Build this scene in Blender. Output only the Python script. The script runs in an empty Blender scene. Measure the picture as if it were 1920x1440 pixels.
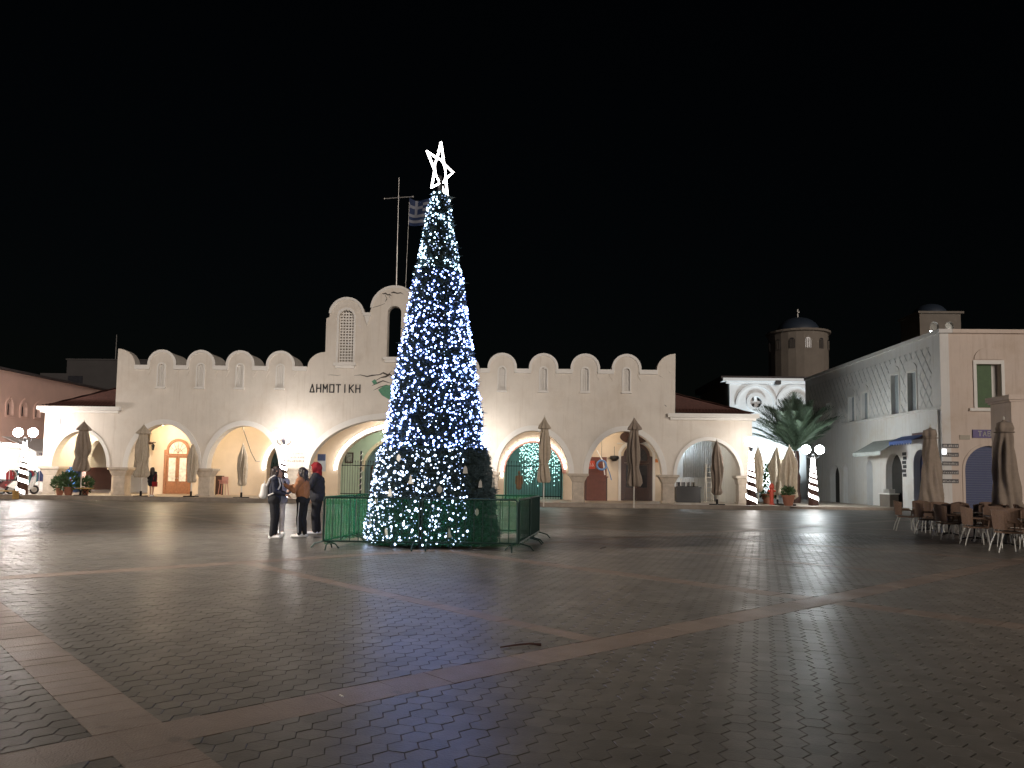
import bpy, bmesh, math, random
from math import sin, cos, tan, pi, radians, sqrt, atan2
from mathutils import Vector, Matrix
from mathutils.geometry import tessellate_polygon

random.seed(7)
sc = bpy.context.scene
col = sc.collection

# ---------------------------------------------------------------- camera
FPX, CAMH = 1440.0, 1.5                     # focal length in px of the 1920 px wide photograph
PITCH, ROLL, YAW, HOR = radians(4.0), radians(0.8), radians(1.6), 896.0
SHIFT = HOR - 720 - FPX * tan(PITCH)
cam_d = bpy.data.cameras.new('camera')
cam = bpy.data.objects.new('camera', cam_d); col.objects.link(cam)
cam_d.sensor_fit = 'HORIZONTAL'; cam_d.sensor_width = 36.0
cam_d.lens = 36.0 * FPX / 1920.0
cam_d.shift_y = SHIFT / 1920.0
cam_d.clip_start = 0.1; cam_d.clip_end = 2000
CM = Matrix.Rotation(YAW, 4, 'Z') @ Matrix.Rotation(pi / 2 + PITCH, 4, 'X') @ Matrix.Rotation(ROLL, 4, 'Z')
cam.matrix_world = Matrix.Translation((0, 0, CAMH)) @ CM
sc.camera = cam

# ---------------------------------------------------------------- night sky, faint directional light, exposure
SUN_EL, SUN_AZ = radians(8), radians(160)   # azimuth of the source, measured from +Y clockwise (behind the camera)
w = bpy.data.worlds.new('World'); sc.world = w; w.use_nodes = True
wn = w.node_tree.nodes; wl = w.node_tree.links; wn.clear()
sky = wn.new('ShaderNodeTexSky'); sky.sky_type = 'NISHITA'; sky.sun_disc = False
sky.sun_elevation = SUN_EL; sky.sun_rotation = SUN_AZ
bg = wn.new('ShaderNodeBackground'); bg.inputs['Strength'].default_value = 0.00045
wo = wn.new('ShaderNodeOutputWorld')
wl.new(sky.outputs[0], bg.inputs[0]); wl.new(bg.outputs[0], wo.inputs[0])
sd = bpy.data.lights.new('sun', 'SUN'); sun = bpy.data.objects.new('sun', sd); col.objects.link(sun)
sd.energy = 1.5; sd.angle = radians(26); sd.color = (1.0, 0.88, 0.78)
src = Vector((sin(SUN_AZ) * cos(SUN_EL), cos(SUN_AZ) * cos(SUN_EL), sin(SUN_EL)))
sun.rotation_euler = src.to_track_quat('Z', 'Y').to_euler()
sc.view_settings.view_transform = 'Standard'; sc.view_settings.look = 'None'
sc.view_settings.exposure = 0.0; sc.view_settings.gamma = 1.0
sc.view_settings.use_curve_mapping = False
sc.render.engine = 'CYCLES'
cy = sc.cycles
cy.use_denoising = True
try: cy.denoiser = 'OPENIMAGEDENOISE'
except Exception: pass
cy.max_bounces = 6; cy.diffuse_bounces = 3; cy.glossy_bounces = 3; cy.transparent_max_bounces = 12
cy.sample_clamp_indirect = 4.0; cy.sample_clamp_direct = 0.0
cy.use_light_tree = True; cy.caustics_reflective = False; cy.caustics_refractive = False

# ---------------------------------------------------------------- pixel -> place
def ray(px, py):
    return CM.to_3x3() @ Vector(((px - 960) / FPX, -(py - 720 - SHIFT) / FPX, -1.0))
def G(px, py, z=0.0):                        # the point of a level surface at height z
    d = ray(px, py); t = (z - CAMH) / d.z
    return Vector((d.x * t, d.y * t, z))
def PY(px, py, Y):                           # the point of a frontal wall at depth Y
    d = ray(px, py); t = Y / d.y
    return Vector((d.x * t, Y, CAMH + d.z * t))
def PXW(px, py, X):                          # the point of a side wall at X
    d = ray(px, py); t = X / d.x
    return Vector((X, d.y * t, CAMH + d.z * t))

# ---------------------------------------------------------------- materials
MATS = {}
def mat(name, c, rough=0.7, metal=0.0, var=0.12, scale=6.0, bump=0.0, bscale=30.0, emit=None, es=0.0, alpha=1.0,
        spec=0.5, island=0.0, dirt=None, dscale=0.6, rvar=0.0, trans=0.0, streak=None, spots=None):
    if name in MATS: return MATS[name]
    m = bpy.data.materials.new(name); m.use_nodes = True
    nt = m.node_tree; n = nt.nodes; l = nt.links
    b = n['Principled BSDF']
    b.inputs['Roughness'].default_value = rough; b.inputs['Metallic'].default_value = metal
    b.inputs['Specular IOR Level'].default_value = spec
    tc = n.new('ShaderNodeTexCoord')
    geo = n.new('ShaderNodeNewGeometry')
    ns = n.new('ShaderNodeTexNoise'); ns.inputs['Scale'].default_value = scale; ns.inputs['Detail'].default_value = 6
    ns.inputs['Roughness'].default_value = 0.65
    l.new(geo.outputs['Position'], ns.inputs['Vector'])
    rp = n.new('ShaderNodeValToRGB')
    rp.color_ramp.elements[0].position = 0.3; rp.color_ramp.elements[1].position = 0.7
    rp.color_ramp.elements[0].color = (*[x * (1 - var) for x in c], 1)
    rp.color_ramp.elements[1].color = (*[min(1, x * (1 + var)) for x in c], 1)
    l.new(ns.outputs['Fac'], rp.inputs['Fac'])
    out = rp.outputs['Color']
    if dirt is not None:
        n2 = n.new('ShaderNodeTexNoise'); n2.inputs['Scale'].default_value = dscale; n2.inputs['Detail'].default_value = 8
        n2.inputs['Roughness'].default_value = 0.7
        l.new(geo.outputs['Position'], n2.inputs['Vector'])
        r2 = n.new('ShaderNodeValToRGB'); r2.color_ramp.elements[0].position = 0.5; r2.color_ramp.elements[1].position = 0.78
        r2.color_ramp.elements[0].color = (0, 0, 0, 1); r2.color_ramp.elements[1].color = (1, 1, 1, 1)
        l.new(n2.outputs['Fac'], r2.inputs['Fac'])
        mx = n.new('ShaderNodeMix'); mx.data_type = 'RGBA'
        l.new(r2.outputs['Color'], mx.inputs[0]); l.new(out, mx.inputs[6]); mx.inputs[7].default_value = (*dirt, 1)
        out = mx.outputs[2]
    if streak is not None:        # rain streaks: noise drawn out along the vertical
        mp = n.new('ShaderNodeMapping'); mp.inputs['Scale'].default_value = (2.6, 2.6, 0.16); l.new(geo.outputs['Position'], mp.inputs['Vector'])
        ns_ = n.new('ShaderNodeTexNoise'); ns_.inputs['Scale'].default_value = 1.6; ns_.inputs['Detail'].default_value = 7; ns_.inputs['Roughness'].default_value = .75; l.new(mp.outputs[0], ns_.inputs['Vector'])
        rs_ = n.new('ShaderNodeValToRGB'); rs_.color_ramp.elements[0].position = .52; rs_.color_ramp.elements[1].position = .80
        rs_.color_ramp.elements[0].color = (0, 0, 0, 1); rs_.color_ramp.elements[1].color = (.75, .75, .75, 1); l.new(ns_.outputs['Fac'], rs_.inputs['Fac'])
        ms_ = n.new('ShaderNodeMix'); ms_.data_type = 'RGBA'; l.new(rs_.outputs['Color'], ms_.inputs[0]); l.new(out, ms_.inputs[6]); ms_.inputs[7].default_value = (*streak, 1); out = ms_.outputs[2]
    if spots is not None:         # trodden gum and drip stains
        for vs_, th_, cc_ in ((1.7, .10, spots[0]), (0.55, .16, spots[1])):
            vo = n.new('ShaderNodeTexVoronoi'); vo.inputs['Scale'].default_value = vs_; l.new(geo.outputs['Position'], vo.inputs['Vector'])
            n9 = n.new('ShaderNodeTexNoise'); n9.inputs['Scale'].default_value = 7; l.new(geo.outputs['Position'], n9.inputs['Vector'])
            ad9 = n.new('ShaderNodeMath'); ad9.operation = 'MULTIPLY_ADD'; ad9.inputs[1].default_value = .12; l.new(n9.outputs['Fac'], ad9.inputs[0]); l.new(vo.outputs['Distance'], ad9.inputs[2])
            r9 = n.new('ShaderNodeMapRange'); r9.inputs[1].default_value = th_; r9.inputs[2].default_value = th_ + .05; r9.inputs[3].default_value = .7; r9.inputs[4].default_value = 0; l.new(ad9.outputs[0], r9.inputs[0])
            m9 = n.new('ShaderNodeMix'); m9.data_type = 'RGBA'; l.new(r9.outputs[0], m9.inputs[0]); l.new(out, m9.inputs[6]); m9.inputs[7].default_value = (*cc_, 1); out = m9.outputs[2]
    if island > 0:
        oi = n.new('ShaderNodeObjectInfo')
        ad = n.new('ShaderNodeMath'); ad.operation = 'ADD'
        l.new(geo.outputs['Random Per Island'], ad.inputs[0]); l.new(oi.outputs['Random'], ad.inputs[1])
        fr = n.new('ShaderNodeMath'); fr.operation = 'FRACT'; l.new(ad.outputs[0], fr.inputs[0])
        mr = n.new('ShaderNodeMapRange'); mr.inputs[3].default_value = 1 - island; mr.inputs[4].default_value = 1 + island
        l.new(fr.outputs[0], mr.inputs[0])
        mm = n.new('ShaderNodeMix'); mm.data_type = 'RGBA'; mm.blend_type = 'MULTIPLY'; mm.inputs[0].default_value = 1
        cb = n.new('ShaderNodeCombineColor')
        for i in range(3): l.new(mr.outputs[0], cb.inputs[i])
        l.new(out, mm.inputs[6]); l.new(cb.outputs[0], mm.inputs[7]); out = mm.outputs[2]
    l.new(out, b.inputs['Base Color'])
    if rvar > 0:
        n3 = n.new('ShaderNodeTexNoise'); n3.inputs['Scale'].default_value = 1.3; n3.inputs['Detail'].default_value = 5
        l.new(geo.outputs['Position'], n3.inputs['Vector'])
        m3 = n.new('ShaderNodeMapRange'); m3.inputs[1].default_value = 0.3; m3.inputs[2].default_value = 0.7
        m3.inputs[3].default_value = rough - rvar; m3.inputs[4].default_value = rough + rvar
        l.new(n3.outputs['Fac'], m3.inputs[0]); l.new(m3.outputs[0], b.inputs['Roughness'])
    if bump > 0:
        nb = n.new('ShaderNodeTexNoise'); nb.inputs['Scale'].default_value = bscale; nb.inputs['Detail'].default_value = 4
        l.new(geo.outputs['Position'], nb.inputs['Vector'])
        bp = n.new('ShaderNodeBump'); bp.inputs['Strength'].default_value = bump; bp.inputs['Distance'].default_value = 0.02
        l.new(nb.outputs['Fac'], bp.inputs['Height']); l.new(bp.outputs[0], b.inputs['Normal'])
    if emit is not None:
        b.inputs['Emission Color'].default_value = (*emit, 1); b.inputs['Emission Strength'].default_value = es
    if trans > 0: b.inputs['Transmission Weight'].default_value = trans
    if alpha < 1: b.inputs['Alpha'].default_value = alpha
    MATS[name] = m
    return m

PLASTER = mat('plaster', (0.74, 0.68, 0.60), 0.85, var=0.05, scale=1.2, bump=0.25, bscale=14, dirt=(0.62, 0.54, 0.45), dscale=0.35, streak=(.55,.47,.38))
TRIM = mat('white_trim', (0.80, 0.77, 0.72), 0.8, var=0.04, scale=2, bump=0.15, bscale=25)
INNER = mat('inner_plaster', (0.74, 0.62, 0.48), 0.85, var=0.05, scale=1.5, bump=0.2, bscale=14)
STONE = mat('pier_stone', (0.50, 0.43, 0.35), 0.75, var=0.15, scale=4, bump=0.4, bscale=18, dirt=(0.35, 0.29, 0.23), dscale=1.2)
PINKW = mat('pink_plaster', (0.74, 0.49, 0.41), 0.85, var=0.06, scale=1.0, bump=0.2, bscale=12)
REVEAL = mat('pink_reveal', (0.62, 0.32, 0.26), 0.8, var=0.06, scale=2)
ROOFT = mat('red_roof', (0.075, 0.028, 0.02), 0.8, var=0.3, scale=8, bump=0.6, bscale=9)
DARKROOF = mat('dark_roof', (0.06, 0.05, 0.05), 0.8, var=0.2, scale=3)
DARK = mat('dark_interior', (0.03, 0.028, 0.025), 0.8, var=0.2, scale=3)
WOOD = mat('brown_wood', (0.30, 0.13, 0.06), 0.45, var=0.25, scale=9, bump=0.2, bscale=40)
DWOOD = mat('dark_wood', (0.05, 0.022, 0.016), 0.45, var=0.25, scale=9, bump=0.2, bscale=40)
RWOOD = mat('red_wood', (0.14, 0.038, 0.022), 0.5, var=0.2, scale=5, bump=0.2, bscale=30)
IRON = mat('black_iron', (0.015, 0.015, 0.016), 0.45, metal=0.6, var=0.2, scale=10)
GREENIRON = mat('green_iron', (0.012, 0.035, 0.03), 0.4, metal=0.4, var=0.2, scale=10)
STEEL = mat('pale_steel', (0.55, 0.53, 0.50), 0.35, metal=0.7, var=0.1, scale=10)
CANVAS = mat('canvas_beige', (0.50, 0.42, 0.32), 0.9, var=0.12, scale=7, bump=0.3, bscale=30)
CANVASD = mat('canvas_taupe', (0.30, 0.24, 0.19), 0.9, var=0.12, scale=7, bump=0.3, bscale=30)
POLEW = mat('white_pole', (0.70, 0.66, 0.58), 0.5, var=0.06, scale=6)
LETTER = mat('letter_dark', (0.02, 0.02, 0.022), 0.5, var=0.1)
BLACKP = mat('black_plastic', (0.009, 0.009, 0.010), 0.4, var=0.15)
BLUEDOOR = mat('blue_paint', (0.030, 0.045, 0.13), 0.55, var=0.12, scale=5)
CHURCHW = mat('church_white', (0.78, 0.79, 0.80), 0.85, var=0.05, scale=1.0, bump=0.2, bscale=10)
CHURCHD = mat('church_stone_dimmed', (0.17, 0.145, 0.12), 0.85, var=0.12, scale=1.0, bump=0.3, bscale=8)  # stone darkened: the weaker light at that distance is put into the colour
BLUEDOME = mat('blue_dome', (0.018, 0.028, 0.045), 0.6, var=0.1, scale=2)
PAVER = mat('paver', (0.116, 0.107, 0.095), 0.35, spec=0.25, var=0.22, scale=5, bump=0.12, bscale=60, island=0.14, dirt=(0.085, 0.078, 0.068), dscale=0.6, rvar=0.05, spots=((.05,.045,.04),(.075,.066,.056)))
FARGROUND = mat('worn_paving', (0.115, 0.104, 0.090), 0.40, spec=0.12, var=0.18, scale=5, bump=0.22, bscale=7.5, dirt=(0.095, 0.088, 0.078), dscale=0.3, rvar=0.05, spots=((.06,.055,.05),(.08,.07,.06)))
BAND = mat('band_tile', (0.185, 0.142, 0.117), 0.42, spec=0.32, var=0.14, scale=7, bump=0.3, bscale=70, island=0.10, dirt=(0.15, 0.115, 0.095), dscale=0.8, rvar=0.08, spots=((.09,.07,.06),(.13,.1,.085)))
SAND = mat('joint_sand', (0.055, 0.049, 0.042), 0.95, var=0.3, scale=30, bump=0.5, bscale=80)
PODIUM = mat('podium_stone', (0.36, 0.30, 0.24), 0.6, var=0.15, scale=3, bump=0.3, bscale=20, dirt=(0.24, 0.20, 0.16), dscale=0.7)
GLASSLIT = mat('glow_globe', (0.9, 0.9, 0.9), 0.4, var=0.0, emit=(1.0, 0.95, 0.90), es=48.0)
GLASSCORNER = mat('glow_globe_corner', (0.9, 0.9, 0.9), 0.4, var=0.0, emit=(1.0, 0.95, 0.90), es=24.0)
GLASSLEFT = mat('glow_globe_left', (0.9, 0.9, 0.9), 0.4, var=0.0, emit=(1.0, 0.90, 0.84), es=110.0)
GLASSBIG = mat('glow_globe_strong', (0.9, 0.9, 0.9), 0.4, var=0.0, emit=(1.0, 0.93, 0.88), es=62.0)
GLASSCOOL = mat('glow_globe_cool', (0.9, 0.9, 0.9), 0.4, var=0.0, emit=(0.88, 0.97, 1.0), es=105.0)
STRIPL = mat('led_strip', (0.9, 0.9, 0.9), 0.4, var=0.0, emit=(1.0, 0.95, 0.9), es=13.0)
WARML = mat('warm_lamp', (0.9, 0.9, 0.9), 0.4, var=0.0, emit=(1.0, 0.86, 0.62), es=45.0)

# ---------------------------------------------------------------- mesh builder
class MB:
    def __init__(s): s.v = []; s.f = []; s.m = []
    def add(s, vs, fs, mi=0):
        o = len(s.v); s.v += [tuple(p) for p in vs]; s.f += [tuple(i + o for i in f) for f in fs]; s.m += [mi] * len(fs); return s
    def box(s, a, b, mi=0):
        x0, y0, z0 = a; x1, y1, z1 = b
        return s.add([(x0,y0,z0),(x1,y0,z0),(x1,y1,z0),(x0,y1,z0),(x0,y0,z1),(x1,y0,z1),(x1,y1,z1),(x0,y1,z1)],
              [(0,3,2,1),(4,5,6,7),(0,1,5,4),(1,2,6,5),(2,3,7,6),(3,0,4,7)], mi)
    def cbox(s, c, d, rot=None, mi=0):
        vs = []
        for z in (-.5, .5):
            for x, y in ((-.5,-.5),(.5,-.5),(.5,.5),(-.5,.5)):
                p = Vector((x*d[0], y*d[1], z*d[2]))
                if rot is not None: p = rot @ p
                vs.append(p + Vector(c))
        return s.add(vs, [(0,3,2,1),(4,5,6,7),(0,1,5,4),(1,2,6,5),(2,3,7,6),(3,0,4,7)], mi)
    def tube(s, pts, r, n=8, cap=True, mi=0, closed=False):
        pts = [Vector(p) for p in pts]; N = len(pts)
        rs = r if isinstance(r, (list, tuple)) else [r] * N
        vs = []; up = Vector((0, 0, 1)); prev = None
        for i, p in enumerate(pts):
            if closed: t = (pts[(i+1) % N] - pts[i-1])
            else: t = (pts[min(i+1, N-1)] - pts[max(i-1, 0)])
            t = t.normalized() if t.length > 1e-9 else up
            if prev is None:
                a = t.cross(up) if abs(t.z) < 0.95 else t.cross(Vector((1, 0, 0)))
            else:
                a = prev - t * prev.dot(t)
            a.normalize(); prev = a; b = t.cross(a)
            for k in range(n):
                q = 2 * pi * k / n
                vs.append(p + (a * cos(q) + b * sin(q)) * rs[i])
        fs = []
        M = N if closed else N - 1
        for i in range(M):
            j = (i + 1) % N
            for k in range(n):
                fs.append((i*n+k, i*n+(k+1)%n, j*n+(k+1)%n, j*n+k))
        if cap and not closed:
            fs.append(tuple(range(n))[::-1]); fs.append(tuple((N-1)*n+k for k in range(n)))
        return s.add(vs, fs, mi)
    def lathe(s, prof, c=(0,0,0), n=16, mi=0, mod=None):
        vs = []; c = Vector(c)
        for r, z in prof:
            for k in range(n):
                q = 2*pi*k/n
                rr = r if mod is None else mod(r, z, q)
                vs.append(c + Vector((rr*cos(q), rr*sin(q), z)))
        fs = []
        for i in range(len(prof)-1):
            for k in range(n):
                fs.append((i*n+k, i*n+(k+1)%n, (i+1)*n+(k+1)%n, (i+1)*n+k))
        fs.append(tuple(range(n))[::-1]); fs.append(tuple((len(prof)-1)*n+k for k in range(n)))
        return s.add(vs, fs, mi)
    def ball(s, c, r, nu=12, nv=8, sc=(1,1,1), mi=0):
        prof = [(max(1e-4, sin(pi*i/nv))*r, -cos(pi*i/nv)*r) for i in range(nv+1)]
        o = len(s.v); s.lathe(prof, (0,0,0), nu, mi)
        for i in range(o, len(s.v)):
            p = s.v[i]; s.v[i] = (c[0]+p[0]*sc[0], c[1]+p[1]*sc[1], c[2]+p[2]*sc[2])
        return s
    def poly(s, outer, holes=(), d0=0.0, d1=0.5, fr=None, mi=0):
        """polygon in (u,w) extruded from depth d0 to d1; fr maps (u,w,d) to a point"""
        if fr is None: fr = lambda u, w_, d: (u, d, w_)
        loops = [list(outer)] + [list(h) for h in holes]
        tri = tessellate_polygon([[Vector((p[0], p[1], 0)) for p in L] for L in loops])
        flat = [p for L in loops for p in L]; n = len(flat)
        vs = [fr(p[0], p[1], d0) for p in flat] + [fr(p[0], p[1], d1) for p in flat]
        fs = [tuple(t) for t in tri] + [tuple(i + n for i in t[::-1]) for t in tri]
        o = 0
        for L in loops:
            k = len(L)
            for i in range(k):
                j = (i + 1) % k
                fs.append((o+i, o+j, o+j+n, o+i+n))
            o += k
        return s.add(vs, fs, mi)
    def build(s, name, mats, parent=None, smooth=False, loc=None):
        me = bpy.data.meshes.new(name); me.from_pydata(s.v, [], s.f)
        if not isinstance(mats, (list, tuple)): mats = [mats]
        for m in mats: me.materials.append(m)
        if len(mats) > 1: me.polygons.foreach_set('material_index', s.m)
        bm = bmesh.new(); bm.from_mesh(me); bmesh.ops.recalc_face_normals(bm, faces=bm.faces); bm.to_mesh(me); bm.free()
        if smooth: me.polygons.foreach_set('use_smooth', [True] * len(me.polygons))
        me.update()
        return link(name, me, parent, loc)

def link(name, data, parent=None, loc=None):
    o = bpy.data.objects.new(name, data); col.objects.link(o)
    if loc is not None: o.location = loc
    if parent is not None: o.parent = parent
    return o
def smooth_by_angle(o, deg=40):
    me = o.data
    bm = bmesh.new(); bm.from_mesh(me)
    for f in bm.faces: f.smooth = True
    for e in bm.edges:
        if len(e.link_faces) == 2 and e.calc_face_angle(0) > radians(deg): e.smooth = False
    bm.to_mesh(me); bm.free(); return o
def tag(o, label=None, cat=None, group=None, kind=None):
    if label: o['label'] = label
    if cat: o['category'] = cat
    if group: o['group'] = group
    if kind: o['kind'] = kind
    return o
def thing(name, label, cat, loc=(0,0,0), rz=0.0, group=None):
    o = bpy.data.objects.new(name, None); col.objects.link(o); o.empty_display_size = 0.2
    o.location = loc; o.rotation_euler = (0, 0, rz)
    return tag(o, label, cat, group)
def copy_tree(o, parent=None):
    c = o.copy(); col.objects.link(c); c.parent = parent
    for ch in list(o.children): copy_tree(ch, c)
    return c
def struct(o): o['kind'] = 'structure'; return o
def arc(cx, cz, a, b, t0, t1, n):
    return [(cx + a*cos(radians(t0 + (t1-t0)*i/n)), cz + b*sin(radians(t0 + (t1-t0)*i/n))) for i in range(n+1)]
# ================================================================ GROUND
AZ = radians(46.5)
UA = Vector((sin(AZ), cos(AZ), 0)); UB = Vector((-cos(AZ), sin(AZ), 0))   # the two directions of the paving bands
def uv2w(u, v, z=0.0): return (UA.x*u + UB.x*v, UA.y*u + UB.y*v, z)
A_BANDS = [4.72 + 8.15*k for k in range(-2, 6)]        # lines running along UA (position across: v)
B_BANDS = [(1.43 + 8.15*k, 0.38) for k in range(-3, 8)] + [(5.45 + 8.15*k, 0.22) for k in range(-2, 6)]
B_BANDS.sort()
AW = 0.40
plaza = MB().add([(-400,-60,-0.016),(400,-60,-0.016),(400,500,-0.016),(-400,500,-0.016)], [(0,1,2,3)]).build('plaza', FARGROUND)
struct(plaza); tag(plaza, 'worn stone paved town square with diagonal reddish bands')
FARD = 23.0
def in_view(x, y, m=0.6):
    return y > 3.3 and y < FARD and -0.71*y - m < x < 0.66*y + m
MB().add([(-3.2,3.4,-0.0045),(3.0,3.4,-0.0045),(0.66*FARD+.2,FARD-.2,-0.0045),(-0.71*FARD-.2,FARD-.2,-0.0045)], [(0,1,2,3)]).build('joint_sand', SAND, plaza)

def clip(poly, axis, lim, keep_less):
    out = []
    for i in range(len(poly)):
        a, b = poly[i], poly[(i+1) % len(poly)]
        ia = (a[axis] <= lim) if keep_less else (a[axis] >= lim)
        ib = (b[axis] <= lim) if keep_less else (b[axis] >= lim)
        if ia: out.append(a)
        if ia != ib:
            t = (lim - a[axis]) / (b[axis] - a[axis])
            out.append((a[0] + (b[0]-a[0])*t, a[1] + (b[1]-a[1])*t))
    return out
def area(p): return abs(sum(p[i][0]*p[(i+1)%len(p)][1] - p[(i+1)%len(p)][0]*p[i][1] for i in range(len(p)))) / 2

S = 0.098; W6 = 0.170; GAP = 0.0018
HEX = [(S/2, W6/2), (-S/2, W6/2), (-S, 0), (-S/2, -W6/2), (S/2, -W6/2), (S, 0)]
vcuts = sorted(A_BANDS); ucuts = B_BANDS; uwide = [q for q in B_BANDS if q[1] > .3]
def cells(lo, hi, cuts):
    """intervals between bands overlapping lo..hi"""
    res = []; prev = -1e9
    for c, wd in list(cuts) + [(1e9, 0)]:
        a, b = prev, c - wd/2
        if b > lo and a < hi: res.append((a, b))
        prev = c + wd/2
    return res
def paver_geo(poly, z, mb, tight=True, tilt=(0, 0)):
    cu = sum(p[0] for p in poly)/len(poly); cv = sum(p[1] for p in poly)/len(poly)
    area2 = sum(poly[i][0]*poly[(i+1)%len(poly)][1] - poly[(i+1)%len(poly)][0]*poly[i][1] for i in range(len(poly)))
    if area2 < 0: poly = poly[::-1]
    kinds = []
    for i in range(len(poly)):
        a, b = poly[i], poly[(i+1) % len(poly)]; du, dv = b[0]-a[0], b[1]-a[1]; L = sqrt(du*du+dv*dv) + 1e-9
        kinds.append(0.12 if tight and abs((du*0.5 - dv*0.866)/L) > 0.97 else 0.2 if abs(dv)/L > .99 else 1.0)      # the third joint direction is laid tight
    def ins(d):
        r = []; n_ = len(poly)
        for i in range(n_):
            p0, p1, p2 = poly[i-1], poly[i], poly[(i+1) % n_]
            def nrm(a, b):
                du, dv = b[0]-a[0], b[1]-a[1]; L = sqrt(du*du+dv*dv) + 1e-9; return (-dv/L, du/L)
            n1, n2 = nrm(p0, p1), nrm(p1, p2); d1, d2 = d*kinds[i-1], d*kinds[i]
            det = n1[0]*n2[1] - n1[1]*n2[0]
            if abs(det) < 0.08: q = (p1[0]+n1[0]*d1, p1[1]+n1[1]*d1)
            else:
                c1 = n1[0]*p1[0]+n1[1]*p1[1]+d1; c2 = n2[0]*p1[0]+n2[1]*p1[1]+d2
                q = ((c1*n2[1]-c2*n1[1])/det, (n1[0]*c2-n2[0]*c1)/det)
            r.append(q)
        return r
    if not tight: rings = [(ins(.0032), z), (ins(.0016), z-.0012), (ins(.0015), z-.013)]; n = len(poly)
    else: n = len(poly); rings = [(ins(GAP+0.0036), z), (ins(GAP+0.0009), z-0.0020), (ins(GAP), z-0.013)]
    vs = []
    for L, zz in rings:
        for p in L:
            vs.append(uv2w(p[0], p[1], zz + (tilt[0]*(p[0]-cu) + tilt[1]*(p[1]-cv))))
    fs = [tuple(range(n))]
    for r in range(2):
        for i in range(n):
            j = (i+1) % n; fs.append((r*n+i, (r+1)*n+i, (r+1)*n+j, r*n+j))
    mb.add(vs, fs)
pav = []
rng = random.Random(3)
iu = range(int(-14/(1.5*S)), int(34/(1.5*S))); 
for i in iu:
    u = i*1.5*S
    for j in range(int(-10/W6), int(36/W6)):
        v = (j + 0.5*(i % 2)) * W6
        x, y, _ = uv2w(u, v)
        if not in_view(x, y): continue
        for (a0, a1) in cells(u-S, u+S, ucuts if 4.72 < v < 12.87 else uwide):
            for (b0, b1) in cells(v-W6/2, v+W6/2, [(q, AW) for q in vcuts]):
                p = [(u+h[0], v+h[1]) for h in HEX]
                full = a0 < u-S and a1 > u+S and b0 < v-W6/2 and b1 > v+W6/2
                if not full:
                    for ax, lim, less in ((0,a0,False),(0,a1,True),(1,b0,False),(1,b1,True)):
                        if len(p) >= 3: p = clip(p, ax, lim, less)
                    if len(p) < 3 or area(p) < 0.0018: continue
                pav.append((y, x, u, v, full, p))
pav.sort(key=lambda t: (t[0]**2))
single = 0; rest = MB(); hexme = None
for y, x, u, v, full, p in pav:
    z = rng.uniform(-0.0012, 0.0012); tl = (rng.uniform(-.006,.006), rng.uniform(-.006,.006))
    vis = -0.667*y < x < 0.64*y and y > 3.85
    if full and vis and single < 300:
        if hexme is None:
            mb = MB(); paver_geo(HEX, 0.0, mb); o = mb.build('paver', PAVER, plaza); hexme = o.data
        else:
            o = link('paver', hexme, plaza)
        wx, wy, _ = uv2w(u, v); o.location = (wx, wy, z); o.rotation_euler = (tl[0], tl[1], 0); single += 1
    else:
        paver_geo(p, z, rest, tilt=tl)
tag(rest.build('paver_field', PAVER, plaza), kind='stuff')

# the bands: tiles near the camera, level strips far off
def tile(u0, u1, v0, v1, parent):
    mb = MB(); paver_geo([(u0,v0),(u1,v0),(u1,v1),(u0,v1)], rng.uniform(-.0015,.002), mb, tight=False, tilt=(rng.uniform(-.004,.004), rng.uniform(-.004,.004)))
    mb.build('band_tile', BAND, parent)
for v in A_BANDS:
    u = -18.0; k = 0
    while u < 34:
        L = 0.40 + 0.09*((k*7) % 3 == 0); k += 1
        x, y, _ = uv2w(u + L/2, v)
        if in_view(x, y, 0.4): tile(u, u+L, v-AW/2, v+AW/2, plaza)
        u += L
for uc, wd in B_BANDS:
    if not (-6 < uc < 32): continue
    v = -14.0
    while v < 38:
        L = 0.205 if wd > .3 else 0.41
        hit = any(v+L > a-AW/2 and v < a+AW/2 for a in A_BANDS)
        if hit:
            a = [a for a in A_BANDS if v+L > a-AW/2 and v < a+AW/2][0]
            v0, v1 = v, a-AW/2
            x, y, _ = uv2w(uc, v0)
            if v1 - v0 > 0.05 and in_view(x, y, 0.3) and (wd > .3 or 4.72 < v < 12.87): tile(uc-wd/2, uc+wd/2, v0, v1, plaza)
            v = a + AW/2; continue
        x, y, _ = uv2w(uc, v + L/2)
        if in_view(x, y, 0.3) and (wd > .3 or 4.72 < v < 12.87-L): tile(uc-wd/2, uc+wd/2, v, v+L, plaza)
        v += L
# far continuation of the bands, clipped to the square (4 mm above the paving)
def strip(u0, u1, v0, v1, z):
    pts = [uv2w(u0,v0), uv2w(u1,v0), uv2w(u1,v1), uv2w(u0,v1)]
    p = [(q[0], q[1]) for q in pts]
    p = clip(p, 1, FARD-0.2, False)
    if len(p) >= 3: p = clip(p, 1, 41.0, True)
    if len(p) >= 3: p = clip(p, 0, 18.0, True)
    if len(p) >= 3: p = clip(p, 0, -40.0, False)
    if len(p) >= 3:
        MB().add([(a, b, z) for a, b in p], [tuple(range(len(p)))]).build('paving_band', BAND, plaza)
for v in A_BANDS: strip(-40, 60, v-AW/2, v+AW/2, -0.008)
for uc, wd in uwide: strip(uc-wd/2, uc+wd/2, -40, 60, -0.012)

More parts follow.
